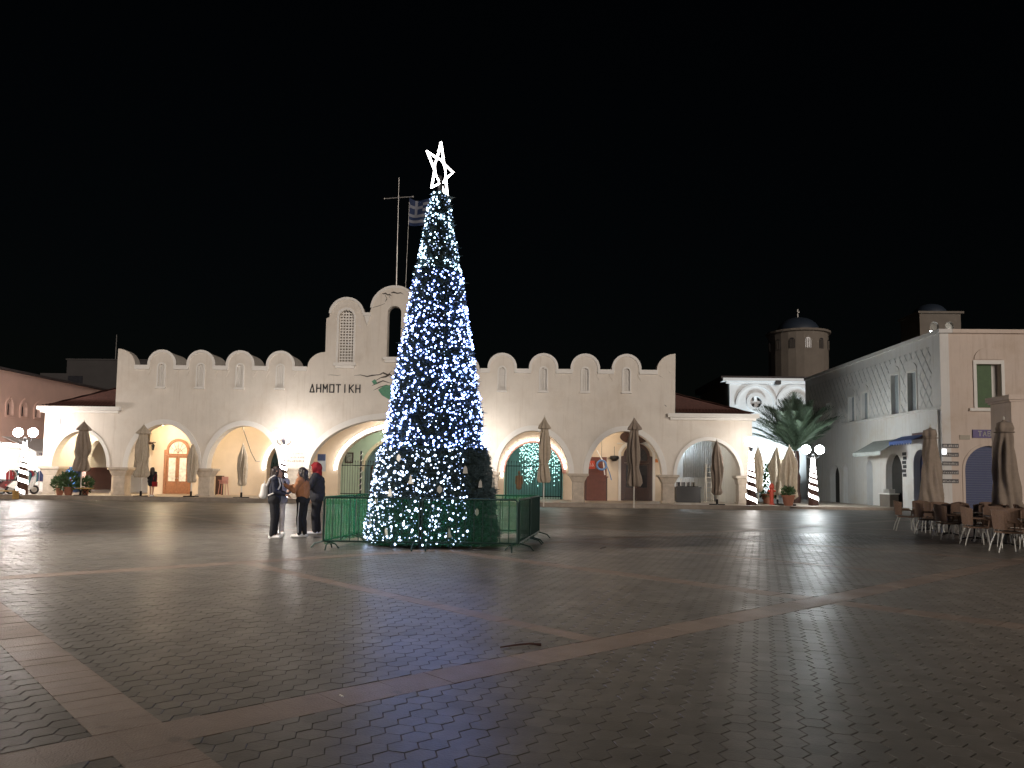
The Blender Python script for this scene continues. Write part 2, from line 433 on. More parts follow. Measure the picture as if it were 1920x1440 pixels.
# market podium: one long step of stone slabs
pod = struct(tag(MB().box((-34.5, 41.2, -0.02), (13.6, 66, 0.18)).build('podium', PODIUM), 'low stone podium in front of the market'))
x = -34.4; k = 0
slab0 = None
while x < 13.5:
    L = 1.16
    if slab0 is None:
        mb = MB().box((0.006, 0, 0), (L-0.006, 0.42, 0.03)); slab0 = mb.build('kerb_slab', PODIUM, pod); o = slab0
    else: o = link('kerb_slab', slab0.data, pod)
    o.location = (x, 41.14, 0.178 + rng.uniform(0, .006)); x += L
side = struct(tag(MB().box((15.0, 43.6, -0.02), (21.0, 64, 0.13)).build('pavement', PODIUM), 'raised pavement by the palm'))

# litter
cg = MB().tube([(0,0,0),(0.055,0.0,0)], 0.0045, 8).build('cigarette_end', mat('paper_white', (.75,.73,.68), .8), None)
p = G(637, 1305); cg.location = (p.x, p.y, 0.008); cg.rotation_euler = (0, 0, radians(-50))
tag(cg, 'white cigarette end lying on the reddish paving band', 'litter')
p0, p1 = G(938, 1216), G(1015, 1211)
tw = MB().tube([p0 + Vector((0,0,.012)), p0.lerp(p1,.3)+Vector((.02,.05,.014)), p0.lerp(p1,.7)+Vector((0,.05,.016)), p1 + Vector((0,0,.012))], [.006,.009,.010,.013], 6).build('twig', DWOOD)
tag(tw, 'thin dark twig lying beside the reddish paving band', 'twig')
p = G(1130, 1028)
b2 = MB().tube([p+Vector((-.06,-.22,.012)), p+Vector((0,0,.02)), p+Vector((.08,.2,.012))], .012, 6).build('dark_stick', DWOOD)
tag(b2, 'short dark stick on the ground right of the barriers', 'stick')
# ================================================================ MARKET HALL
FY = 44.0          # facade plane
WT = 0.6           # wall thickness
ZS = 1.80          # arch springing (top of the capitals)
ZP = 0.18          # podium level
market = thing('market_hall', 'long white market hall with scalloped parapet, arcade and round-topped central towers', 'market hall', (-8.17, FY, ZP))
MLOC = Vector((-8.17, FY, ZP))
class MM(MB):       # builder for children of the market: world coordinates are moved to its base
    def build(s, name, mats, parent=None, smooth=False, base=MLOC):
        s.v = [(p[0]-base.x, p[1]-base.y, p[2]-base.z) for p in s.v]
        return MB.build(s, name, mats, parent if parent is not None else market, smooth)
CX = -8.17
merl = [-21.76, -19.45, -17.13, -14.76, -1.84, 0.55, 2.95, 5.32]
MZ = 7.86; MR = 0.80; VZ = 7.76
half = []                              # left half of the outline, seen from the front, from the left edge to the axis
half += [(-24.40, ZS), (-24.40, 8.74)]
half += arc(-24.40, VZ, 1.05, 0.98, 86, 0, 8)
for m in merl[:4]:
    half += [(m-0.70, VZ)] + arc(m, MZ, MR, MR, 190, -10, 18) + [(m+0.70, VZ)]
half += [(-13.24, VZ)] + arc(-12.16, VZ, 1.02, 0.90, 180, 92, 8)
half += [(-12.16, 8.66), (-12.16, 10.64), (-11.98, 10.72)]
half += arc(-10.97, 10.87, 1.00, 0.98, 172, 6, 18)
half += [(-9.90, 10.95), (-9.62, 10.95)]
half += arc(CX, 11.2, 1.38, 1.36, 176, 90, 12)
right = [(2*CX - u, z) for u, z in half[::-1]]
# the right half carries its own merlons
rr = []
rr += [(2*CX - u, z) for u, z in [q for q in half[::-1]] if 2*CX - u < -3.0]
rr = [q for q in rr if q[0] > CX]
for m in merl[4:]:
    rr += [(m-0.70, VZ)] + arc(m, MZ, MR, MR, 190, -10, 18) + [(m+0.70, VZ)]
rr += [(7.05, VZ)] + arc(8.10, VZ, 1.05, 0.98, 180, 94, 8) + [(8.12, 8.76), (8.06, ZS)]
top = half + rr
# arches: centre, half width, rise
ARCH = [(-21.46, 2.02, 2.52), (-16.75, 2.10, 2.50), (-8.17, 4.72, 3.00), (0.0, 2.05, 2.42), (5.25, 2.08, 2.45)]
bottom = []
for c, a, b in ARCH[::-1]:
    bottom += arc(c, ZS, a, b, 0, 180, 28)
outline = top + bottom
win_c = [(-8.62, 8.30), (-7.88, 8.30)] + arc(-8.25, 11.05, 0.37, 0.37, 0, 180, 10)
def arched(cx, w_, z0, z1, n=10):      # arched opening, counter-clockwise
    return [(cx-w_/2, z0), (cx+w_/2, z0)] + arc(cx, z1-w_/2, w_/2, w_/2, 0, 180, n)
holes = [arched(-10.97, 0.86, 8.02, 11.15), arched(CX, 0.80, 8.38, 11.42), arched(2*CX+10.97, 0.86, 8.02, 11.15)]
holes += [arched(m, 0.36, 6.55, 7.86, 6) for m in merl]
MM().poly(outline, holes, FY, FY+WT).build('front_wall', PLASTER)
# solid wall pieces below the springing
for x0, x1 in ((-14.62, -12.90), (-3.42, -2.08)):
    MM().box((x0, FY+0.001, ZP-.02), (x1, FY+WT-.001, ZS-.001)).build('wall_pier', PLASTER)
    dd = MM().box((x0-.02, FY-0.05, ZP-.02), (x1+.02, FY-0.004, ZS-0.05)).build('dado', STONE)
    MM().box((x0-.05, FY-0.09, ZS-0.05), (x1+.05, FY-0.003, ZS+0.06)).build('dado_moulding', STONE, dd)
# barrel vaulted merlons running back, trims, lattice slits
for m in merl:
    MM().poly([(m-0.70, VZ-.3)] + [(m+0.70, VZ-.3)] + arc(m, MZ, MR-.01, MR-.01, -10, 190, 16), (), FY+WT+.002, FY+1.9).build('merlon_vault', PLASTER)
    ring = arc(m, MZ, MR+0.05, MR+0.05, -16, 196, 22) + arc(m, MZ, MR-0.10, MR-0.10, 196, -16, 22)
    MM().poly(ring, (), FY-0.05, FY-0.002).build('merlon_trim', TRIM)
    o = MM().poly(arched(m, 0.52, 6.50, 7.96, 8), [arched(m, 0.36, 6.56, 7.86, 8)], FY-0.05, FY-0.003).build('slit_window', TRIM)
    mb = MM()
    mb.box((m-0.18, FY+0.10, 6.5), (m+0.18, FY+0.14, 7.85))
    for i in range(4):
        mb.box((m-0.165+i*0.10, FY+0.04, 6.56), (m-0.135+i*0.10, FY+0.099, 7.80))
    for i in range(12): mb.box((m-0.178, FY+0.05, 6.60+i*0.10), (m+0.178, FY+0.098, 6.63+i*0.10))
    l_ = mb.build('lattice', TRIM, o)
    MM().box((m-0.30, FY-0.13, 6.42), (m+0.30, FY-0.003, 6.50)).build('slit_sill', TRIM, o)
# ledges in the valleys between merlons
edges = [-23.35] + merl[:4] + [-13.2]
for a, b in zip(edges, edges[1:]):
    x0 = a + (0.72 if a in merl else 0.0); x1 = b - (0.72 if b in merl else 0.0)
    MM().box((x0, FY-0.09, VZ-0.22), (x1, FY-0.002, VZ+0.03)).build('parapet_ledge', TRIM)
edges = [-3.1] + merl[4:] + [7.1]
for a, b in zip(edges, edges[1:]):
    x0 = a + (0.72 if a in merl else 0.0); x1 = b - (0.72 if b in merl else 0.0)
    MM().box((x0, FY-0.09, VZ-0.22), (x1, FY-0.002, VZ+0.03)).build('parapet_ledge', TRIM)
# sloping chamfers beside each merlon
for m in merl:
    for s in (-1, 1):
        MM().poly([(m+s*0.62, VZ-0.24), (m+s*1.02, VZ-0.24), (m+s*0.80, VZ-0.62)][::s], (), FY-0.035, FY-0.001).build('chamfer', PLASTER)
# tower trims
for cx, cz, r in ((-10.97, 10.87, 1.0), (2*CX+10.97, 10.87, 1.0), (CX, 11.2, 1.38)):
    MM().poly(arc(cx, cz, r+0.05, r+0.04, 4, 176, 22) + arc(cx, cz, r-0.10, r-0.10, 176, 4, 22), (), FY-0.05, FY-0.002).build('tower_trim', TRIM)
for s in (-1, 1):
    x = CX + s*1.58
    cbl = MM().box((x-0.22, FY-0.12, 10.80), (x+0.22, FY-0.003, 10.99)).build('corbel', TRIM)
    MM().poly([(x-0.17, 10.79), (x+0.17, 10.79), (x, 10.25)], (), FY-0.10, FY-0.003).build('corbel_drop', TRIM, cbl)
for cx, zs, ww in ((-10.97, 7.86, 1.30), (2*CX+10.97, 7.86, 1.30), (CX, 8.22, 1.16)):
    sl = MM().box((cx-ww/2, FY-0.22, zs), (cx+ww/2, FY-0.002, zs+0.16)).build('window_sill', TRIM)
    MM().box((cx-ww/2+.1, FY-0.14, zs-0.14), (cx+ww/2-.1, FY-0.002, zs-0.001)).build('sill_moulding', TRIM, sl)
for cx in (-10.97, 2*CX+10.97):
    o = MM().poly(arched(cx, 1.10, 8.03, 11.30), [arched(cx, 0.86, 8.05, 11.15)], FY-0.04, FY-0.002).build('tower_window', TRIM)
    mb = MM()
    for i in range(6): mb.box((cx-0.43+0.172*i-.03, FY+0.22, 8.02), (cx-0.43+0.172*i+.03, FY+0.28, 11.1))
    for i in range(19): mb.box((cx-0.43, FY+0.215, 8.06+i*0.17), (cx+0.43, FY+0.275, 8.14+i*0.17))
    mb.build('window_lattice', TRIM, o)
    MM().box((cx-0.42, FY+0.45, 8.02), (cx+0.42, FY+0.5, 11.0)).build('window_back', STONE, o)
# crown roof deck + rear body so the hall has depth
MM().box((-24.3, FY+WT+.01, 5.2), (8.0, FY+16, 5.4)).build('roof_deck', DARKROOF)
MM().box((-24.3, FY+15.6, ZP), (8.0, FY+16, 5.19)).build('rear_wall', PLASTER)
for x in (-24.395, 7.75):
    MM().box((x, FY+WT+.002, 4.9), (x+0.3, FY+9, 7.7)).build('side_parapet', PLASTER)
MM().box((-12.15, FY+WT+.002, 5.5), (-4.2, FY+WT+.9, 7.9)).build('tower_base', PLASTER)

# archivolts (proud rims) round each arch
def archivolt(c, a, b, y0, y1, m, wd=0.27, z=ZS, t0=0, t1=180):
    MM().poly(arc(c, z, a+wd, b+wd, t0, t1, 30) + arc(c, z, a+.004, b+.004, t1, t0, 30), (), y0, y1).build('archivolt', m)
for c, a, b in ARCH: archivolt(c, a, b, FY-0.06, FY-0.002, TRIM, 0.30 if a < 4 else 0.34)

# piers with flared capitals
def pier(x, w_=0.66, cw=1.16, y=FY+0.30, shaft0=ZP-.03, parent=None):
    p = MM().box((x-w_/2, y-0.33, shaft0), (x+w_/2, y+0.33, 1.29)).build('pier', STONE)
    cb = MM()
    lv = [(w_/2, 0.33, 1.291), (w_/2+.03, 0.36, 1.36), (cw/2-.10, 0.42, 1.60), (cw/2-.06, 0.46, 1.66), (cw/2, 0.50, 1.67), (cw/2, 0.50, ZS-.002)]
    vs = []
    for hx, hy, z in lv: vs += [(x-hx, y-hy, z), (x+hx, y-hy, z), (x+hx, y+hy, z), (x-hx, y+hy, z)]
    fs = [(0,3,2,1)] + [(4*i+k, 4*i+(k+1)%4, 4*i+4+(k+1)%4, 4*i+4+k) for i in range(len(lv)-1) for k in range(4)] + [tuple(4*(len(lv)-1)+k for k in range(4))]
    cb.add(vs, fs).build('capital', STONE, p)
    MM().box((x-w_/2-.06, y-0.39, shaft0), (x+w_/2+.06, y+0.39, ZP+0.12)).build('pier_base', STONE, p)
for x in (-23.95, -18.97, 2.60, 7.72): pier(x)
pier(-14.48, 0.4, 0.72); pier(-2.2, 0.4, 0.6)

# ---------------------------------------------------------------- wings
def wing(x0, x1, c, a, b, left):
    o = [(x0, ZS), (x0, 5.0), (x1, 5.0), (x1, ZS)][::-1]
    ol = [(x0, ZS), (x0, 5.0), (x1, 5.0), (x1, ZS)] + arc(c, ZS, a, b, 0, 180, 24)
    MM().poly(ol, (), FY+.004, FY+WT).build('wing_wall', PLASTER)
    xo0, xo1 = (x0-.35, x1+.42) if left else (x0-.42, x1+.35)
    MM().box((xo0, FY-0.30, 5.08), (xo1, FY+WT, 5.30)).build('cornice', TRIM)
    MM().box((xo0+.15, FY-0.16, 4.94), (xo1-.15, FY+WT-.01, 5.078)).build('cornice_bed', TRIM)
    MM().box((xo0, FY+WT+.002, 5.10), (x0+.3 if left else x1-.3, FY+9, 5.298)).build('eaves', TRIM) if left else MM().box((x1-.3, FY+WT+.002, 5.10), (xo1, FY+9, 5.298)).build('eaves', TRIM)
    archivolt(c, a, b, FY-0.05, FY+.002, TRIM, 0.20)
    # outer side wall
    xs = x0 if left else x1-0.5
    MM().box((xs, FY+WT+.003, ZS if left else ZP), (xs+0.5, FY+9, 5.07)).build('wing_side_wall', PLASTER)
wing(-28.55, -24.41, -26.35, 1.62, 2.06, True)
wing(8.07, 12.45, 9.98, 1.80, 1.98, False)
pier(-28.05, 0.75, 1.25); pier(12.02, 0.7, 1.05)
# tiled lean-to roofs over the wings: rows of barrel tiles
def tiled(x0, x1, y0, y1, z0, z1, dirx):
    """slope rising along x from x0 (eaves) to x1"""
    mb = MM(); n = 40
    vs = []; fs = []
    ny = int((y1-y0)/0.22)
    for j in range(ny*4+1):
        y = y0 + (y1-y0)*j/(ny*4)
        hgt = 0.05*abs(sin(pi*j/4))
        for i in range(9):
            t = i/8; vs.append((x0+(x1-x0)*t, y, z0+(z1-z0)*t + hgt + 0.03*(1-(i % 2))))
    for j in range(ny*4):
        for i in range(8): fs.append((j*9+i, j*9+i+1, (j+1)*9+i+1, (j+1)*9+i))
    mb.add(vs, fs)
    mb.build('tile_roof', ROOFT)
    MM().poly([(x0, z0-.05), (x1, z0-.05), (x1, z1-.05)][::1], (), y0+.02, y1-.02).build('roof_gable', ROOFT)
tiled(-28.7, -24.42, FY+0.1, FY+9, 5.36, 6.45, 1)
tiled(12.6, 8.14, FY+0.1, FY+9, 5.36, 6.45, -1)
# hipped front slopes of the lean-to roofs
for xa, xb in ((-28.7, -24.42), (12.6, 8.14)):
    mb = MM(); n = 72
    for i in range(n):
        t0, t1 = i/n, (i+1)/n
        u0, u1 = xa+(xb-xa)*t0, xa+(xb-xa)*t1
        h0, h1 = 1.05*t0, 1.05*t1
        w0 = 0.05*abs(sin(pi*i/3)); w1 = 0.05*abs(sin(pi*(i+1)/3))
        mb.add([(u0, FY-0.25, 5.315+w0), (u1, FY-0.25, 5.315+w1), (u1, FY-0.22+h1*1.5, 5.33+h1+w1), (u0, FY-0.22+h0*1.5, 5.33+h0+w0)], [(0,1,2,3)])
    mb.build('hip_roof', ROOFT)

# ---------------------------------------------------------------- porch behind the arcade
BY = 48.0
back_top = [(-24.3, ZP), (-24.3, 4.88), (8.0, 4.88), (8.0, ZP)]
def door_hole(cx, w_, top_): return [(cx+w_/2, ZP), (cx+w_/2, top_-w_/2)] + arc(cx, top_-w_/2, w_/2, w_/2, 0, 180, 16)[1:-1] + [(cx-w_/2, top_-w_/2), (cx-w_/2, ZP)]
BARCH = [(0.05, 1.85, 1.95), (-8.17, 4.05, 2.75), (-15.95, 0.80, 1.50)]
bt = []
for c, a, b in BARCH:
    bt += [(c+a, ZP), (c+a, ZS+.02)] + arc(c, ZS+.02, a, b, 0, 180, 24)[1:-1] + [(c-a, ZS+.02), (c-a, ZP)]
MM().poly(back_top + bt, (), BY, BY+0.7).build('porch_back_wall', INNER)
MM().box((-28.5, FY+WT+.004, 4.885), (12.4, BY+14, 5.0)).build('porch_ceiling', INNER)
archivolt(0.05, 1.85, 1.95, BY-0.05, BY-.002, REVEAL, 0.16, ZS+.02)
archivolt(-8.17, 4.05, 2.75, BY-0.05, BY-.002, TRIM, 0.30, ZS+.02)
archivolt(-15.95, 0.80, 1.50, BY-0.05, BY-.002, TRIM, 0.22, ZS+.02)
# pink lining of the passage beside the tree
mb = MM(); mb.poly(arc(0.05, ZS+.02, 1.845, 1.945, 0, 180, 24) + arc(0.05, ZS+.02, 1.80, 1.90, 180, 0, 24), (), BY-.04, BY+0.69)
mb.build('passage_lining', REVEAL)
# third arch of the passage and its end wall
ol = [(-14, ZP), (-14, 4.88), (-2, 4.88), (-2, ZP)] + [(-8.17+3.3, ZP), (-8.17+3.3, ZS)] + arc(-8.17, ZS, 3.3, 2.5, 0, 180, 24)[1:-1] + [(-8.17-3.3, ZS), (-8.17-3.3, ZP)]
GREENW = mat('green_wall', (0.50, 0.60, 0.46), 0.8, var=0.06, scale=1.5)
MM().poly(ol, (), 52.0, 52.5).build('passage_arch_wall', GREENW)
archivolt(-8.17, 3.3, 2.5, 51.94, 51.998, mat('cream_trim', (0.78, 0.66, 0.46), .8, var=.05), 0.22, ZS)
TEALW = mat('teal_wall', (0.26, 0.38, 0.38), 0.8, var=0.1, scale=2)
MM().box((-24, 57, ZP), (4.5, 57.3, 4.88)).build('court_end_wall', TEALW)
for x0, x1, m in ((-14.3, -14.0, INNER), (-2.0, -1.88, GREENW), (1.95, 2.15, TEALW)):
    MM().box((x0, BY+0.702, ZP), (x1, 56.99, 4.88)).build('passage_side_wall', m)
# wooden double door with fan light (bay next to the left wing)
def double_door(px0, px1, pytop, pybot, wood, glass, Y=BY, label=None):
    a = PY(px0, pybot, Y); b = PY(px1, pytop, Y); cx = (a.x+b.x)/2; w_ = b.x-a.x; zt = b.z; zb = ZP+0.02
    fr = MM().poly([(cx-w_/2, zb), (cx-w_/2, zt-w_*0.42), (cx-w_*.42, zt-w_*.40)] + arc(cx, zt-w_*0.42, w_*.42, w_*.42, 170, 10, 12) + [(cx+w_*.42, zt-w_*.40), (cx+w_/2, zt-w_*.42), (cx+w_/2, zb)],
        [[(cx-w_*.40, zb+.03), (cx-w_*.40, zt-w_*.62), (cx+w_*.40, zt-w_*.62), (cx+w_*.40, zb+.03)][::-1],
         [(cx-w_*.33, zt-w_*.55), (cx+w_*.33, zt-w_*.55)] + arc(cx, zt-w_*.44, w_*.34, w_*.34, 0, 180, 12)], Y-0.10, Y-0.003).build('door_frame', wood)
    f = MM().poly([(cx-w_*.33, zt-w_*.55), (cx+w_*.33, zt-w_*.55)] + arc(cx, zt-w_*.44, w_*.34, w_*.34, 0, 180, 12), (), Y-.035, Y-.025).build('fan_light', glass)
    mb = MM()
    for k in range(1, 6):
        an = pi*k/6; mb.tube([(cx, Y-.05, zt-w_*.53), (cx+w_*.33*cos(an), Y-.05, zt-w_*.46+w_*.33*sin(an))], .012, 5)
    mb.tube([(cx+w_*.16*cos(pi*k/10), Y-.05, zt-w_*.53+w_*.16*sin(pi*k/10)) for k in range(11)], .012, 5)
    mb.build('fan_tracery', wood, f)
    for s in (-1, 1):
        x0, x1 = sorted((cx + s*0.008, cx + s*w_*.395)); z0, z1 = zb+.04, zt-w_*.63
        lf = MM().poly([(x0, z0), (x1, z0), (x1, z1), (x0, z1)], [[(x0+.11, z0+.75), (x1-.11, z0+.75), (x1-.11, z1-.12), (x0+.11, z1-.12)]], Y-.075, Y-.02).build('door_leaf', wood)
        pn = MM().box((x0+.112, Y-.05, z0+.752), (x1-.112, Y-.04, z1-.122)).build('pane', glass, lf)
        MM().box((x0+.14, Y-.09, z0+.12), (x1-.14, Y-.076, z0+.62)).build('door_panel', wood, lf)
        MM().ball((cx+s*.07, Y-.11, z0+.95), .03).build('handle', STEEL, lf)
GLASSD = mat('door_glass', (0.55, 0.50, 0.42), 0.12, var=0.5, scale=5, emit=(1.0, 0.82, 0.58), es=0.35)
DGLASS = mat('dark_glass', (0.03, 0.03, 0.035), 0.1, var=0.3, scale=5)
double_door(306, 361, 823, 921, WOOD, GLASSD)
double_door(1164, 1223, 832, 936, DWOOD, DGLASS)
# white door surround
a = PY(1164, 936, BY); b = PY(1223, 832, BY)
MM().poly([(a.x-.16, ZP), (a.x-.16, b.z-.5)] + arc((a.x+b.x)/2, b.z-.72, (b.x-a.x)/2+.16, 0.95, 165, 15, 14) + [(b.x+.16, b.z-.5), (b.x+.16, ZP), (b.x+.004, ZP), (b.x+.004, b.z-.5)] +
    arc((a.x+b.x)/2, b.z-.76, (b.x-a.x)/2+.01, .78, 15, 165, 14) + [(a.x-.004, b.z-.5), (a.x-.004, ZP)], (), BY-.07, BY-.002).build('door_surround', TRIM)

# ---------------------------------------------------------------- wing interiors
MM().box((-28.0, 50.5, ZP), (-24.42, 50.7, 4.88)).build('wing_back_wall', TRIM)
MM().box((8.08, 50.5, ZP), (11.9, 50.7, 4.88)).build('wing_back_wall', CHURCHW)
MM().box((-24.46, BY+.71, ZP), (-24.32, 60, 4.88)).build('wing_party_wall', INNER)
MM().box((7.9, BY+.71, ZP), (8.06, 60, 4.88)).build('wing_party_wall', INNER)
pier(-25.75, 0.62, 1.05, y=47.3)
MM().poly([(-27.9, ZS), (-27.9, 4.88), (-24.42, 4.88), (-24.42, ZS)] + arc(-24.72, ZS, .3, 1.6, 0, 180, 10) + arc(-27.0, ZS, .78, 1.7, 0, 180, 14), (), 47.05, 47.55).build('inner_arcade', TRIM)

# ---------------------------------------------------------------- lettering on the facade
STROKE = {'Δ': [((0,0),(.5,1)), ((.5,1),(1,0)), ((0,0),(1,0))], 'Η': [((0,0),(0,1)), ((1,0),(1,1)), ((0,.5),(1,.5))],
 'Μ': [((0,0),(0,1)), ((0,1),(.5,.45)), ((.5,.45),(1,1)), ((1,0),(1,1))], 'Ο': [((0,0),(0,1)), ((0,1),(1,1)), ((1,1),(1,0)), ((1,0),(0,0))],
 'Τ': [((0,1),(1,1)), ((.5,0),(.5,1))], 'Ι': [((.5,0),(.5,1))], 'Κ': [((0,0),(0,1)), ((0,.45),(1,1)), ((.25,.6),(1,0))],
 'Α': [((0,0),(.5,1)), ((.5,1),(1,0)), ((.2,.35),(.8,.35))], 'Β': [((0,0),(0,1)), ((0,1),(.9,1)), ((.9,1),(.9,.5)), ((0,.5),(1,.5)), ((1,.5),(1,0)), ((0,0),(1,0))],
 'Ρ': [((0,0),(0,1)), ((0,1),(1,1)), ((1,1),(1,.5)), ((0,.5),(1,.5))], '/': [((.1,-.05),(.9,1.05))]}
def letter(ch, o, ux, uz, w_, h, th, depth, mb, nrm):
    """strokes as flat bars; o = lower-left corner, ux/uz = unit axes, nrm = outward normal"""
    for (a, b) in STROKE[ch]:
        p = o + ux*(a[0]*w_) + uz*(a[1]*h); q = o + ux*(b[0]*w_) + uz*(b[1]*h)
        d = (q-p).normalized(); s_ = d.cross(nrm).normalized()*th/2; e = d*th/2*0.9
        k = [p-e-s_, q+e-s_, q+e+s_, p-e+s_]
        mb.add([v for v in k] + [v + nrm*depth for v in k], [(0,1,2,3),(7,6,5,4),(0,1,5,4),(1,2,6,5),(2,3,7,6),(3,0,4,7)])
L0 = PY(581, 735, FY); L1 = PY(679, 735, FY); LH = PY(581, 721, FY).z - L0.z
for i, ch in enumerate('ΔΗΜΟΤΙΚΗ'):
    mb = MM(); letter(ch, Vector((L0.x + (L1.x-L0.x)*(i+.04)/8, FY-.004, L0.z)), Vector((1,0,0)), Vector((0,0,1)), 0.235 , LH, 0.062, 0.03 + .0004*i, mb, Vector((0,-1,0)))
    mb.build('letter', LETTER)
# faded small inscription between the arches
for r, (px, py, wd) in enumerate(((547, 850, 20), (545, 857, 25), (541, 864, 33))):
    x = PY(px, py, FY); mb = MM(); xx = x.x; e = PY(px+wd, py, FY).x
    while xx < e:
        hh = random.uniform(.05, .12); ww = random.uniform(.03, .09)
        mb.box((xx, FY-.012, x.z-.06), (xx+ww, FY-.002, x.z-.06+hh)); xx += ww + random.uniform(.025, .06)
    tag(mb.build('inscription_line', mat('faded_ink', (.30,.26,.22), .8)), kind='stuff')
# small plate on the left wing
a = PY(98, 796, FY); b = PY(115, 785, FY)
MM().box((a.x, FY-.05, a.z), (b.x, FY-.012, b.z)).build('wall_plate', mat('grey_plate', (.42,.42,.45), .6))
# earthquake damage: dark cracks and bare patches on the towers
CRACK = mat('crack_dark', (0.07, 0.06, 0.05), 0.9, var=.2)
def crack(pts, w0):
    mb = MM(); q = [PY(x, y, FY) for x, y in pts]; k = []
    vs = []
    for i, p in enumerate(q):
        wv = w0*random.uniform(.35, 1.0)*(0.25 if i in (0, len(q)-1) else 1); vs += [(p.x, FY-.0035, p.z-wv/2), (p.x+random.uniform(-.02,.02), FY-.0035, p.z+wv/2)]
    mb.add(vs, [(2*i, 2*i+2, 2*i+3, 2*i+1) for i in range(len(q)-1)]); mb.build('crack', CRACK)
crack([(614,703),(622,703),(633,704),(640,703)], .05)
crack([(664,704),(676,703),(688,706),(697,704),(706,703),(716,702)], .09)
crack([(697,577),(706,575),(712,573),(722,569)], .06)
crack([(716,550),(719,551),(723,550),(727,553),(731,552),(734,555)], .10); crack([(733,549),(738,548),(745,550),(752,549),(757,552)], .16); crack([(731,552),(730,557),(733,560)], .10)
crack([(722,553),(726,560),(722,566)], .12)
crack([(698,723),(708,718),(718,714),(728,717),(735,719)], .10)
crack([(704,714),(714,708),(724,706),(731,702),(737,706)], .16)
crack([(700,732),(712,726),(724,722),(733,724)], .10)
crack([(708,704),(718,699),(727,703),(735,695)], .10)
for pts in ([(1235,704),(1243,708)], [(1252,694),(1257,700)], [(1246,759),(1249,762)], [(1262,728),(1264,742)]): crack(pts, .12)
BARE = mat('bare_green', (0.12, 0.30, 0.19), 0.9, var=.2, scale=8)
def patch(pts, m, name='bare_patch'):
    q = [PY(x, y, FY) for x, y in pts]; MM().poly([(p.x, p.z) for p in q], (), FY-.0065, FY-.001).build(name, m)
patch([(709,731),(720,723),(733,722),(738,750),(728,748),(716,741)], BARE)
patch([(697,715),(703,711),(708,718),(701,721)], BARE)
# overhead power cables looping from bay to bay
mb = MB(); a = PY(455, 800, FY+1.0); b = PY(488, 865, FY+3.9)
mb.tube([a, a+Vector((.1,.2,-.5)), a.lerp(b,.4)+Vector((.1,0,-.7)), a.lerp(b,.75)+Vector((0,0,-.5)), b], .02, 6)
tag(mb.build('power_cable', BLACKP), 'loose dark cable drooping inside the arch left of the lamp', 'cable')
# ================================================================ CROSS AND FLAG ON THE MARKET
t = thing('roof_cross', 'tall thin metal cross standing on the central market tower', 'cross', (CX, FY+0.35, 12.5))
b = PY(740, 333, FY+.35); hb = PY(741, 371, FY+.35)
MB().tube([(0,0,0),(0,0,2.6),(0,0,2.62),(0,0,b.z-12.5)], [.045,.04,.03,.025], 8).build('mast', STEEL, t)
MB().tube([(-.84,0,hb.z-12.5-.05),(.86,0,hb.z-12.5+.08)], .028, 8).build('crossbar', STEEL, t)
MB().ball((-.84,0,hb.z-12.55),.06,8,6).build('end_knob', STEEL, t); MB().ball((.86,0,hb.z-12.42),.06,8,6).build('end_knob', STEEL, t)
MB().lathe([(.14,-.05),(.14,.1),(.07,.16)], (0,0,0), 10).build('mast_foot', STEEL, t)
fb = PY(760, 540, FY+1.3); ft = PY(768, 370, FY+1.3)
t = thing('flag_pole', 'slim pole flying a blue and white striped flag behind the tree', 'flag', (fb.x, FY+1.3, fb.z-.6))
d = ft - fb
MB().tube([(0,0,0), (d.x, 0, d.z+.6)], [.014,.011], 8).build('pole', STEEL, t)
NAVY = mat('flag_blue', (0.015, 0.03, 0.085), .8, var=.05); FWHITE = mat('flag_white', (.20,.21,.25), .8, var=.05)
def flag_pt(u, s):     # u 0..1 along the fly, s 0..1 down the hoist
    return (d.x - .05*s + 2.3*u, 0.18*sin(u*9+s*1.5) - .05, d.z + .55 - 1.62*s - .35*u - .06*sin(u*8))
fl = MB(); NU = 27
for j in range(9):
    for i in range(NU):
        inc = i < 10 and j < 5
        if inc: wht = (j == 2) or (4 <= i <= 5)
        else: wht = j % 2 == 1
        fl.add([flag_pt(i/NU, j/9), flag_pt((i+1)/NU, j/9), flag_pt((i+1)/NU, (j+1)/9), flag_pt(i/NU, (j+1)/9)], [(0,1,2,3)], 1 if wht else 0)
fl.build('flag', [NAVY, FWHITE], t, smooth=True)

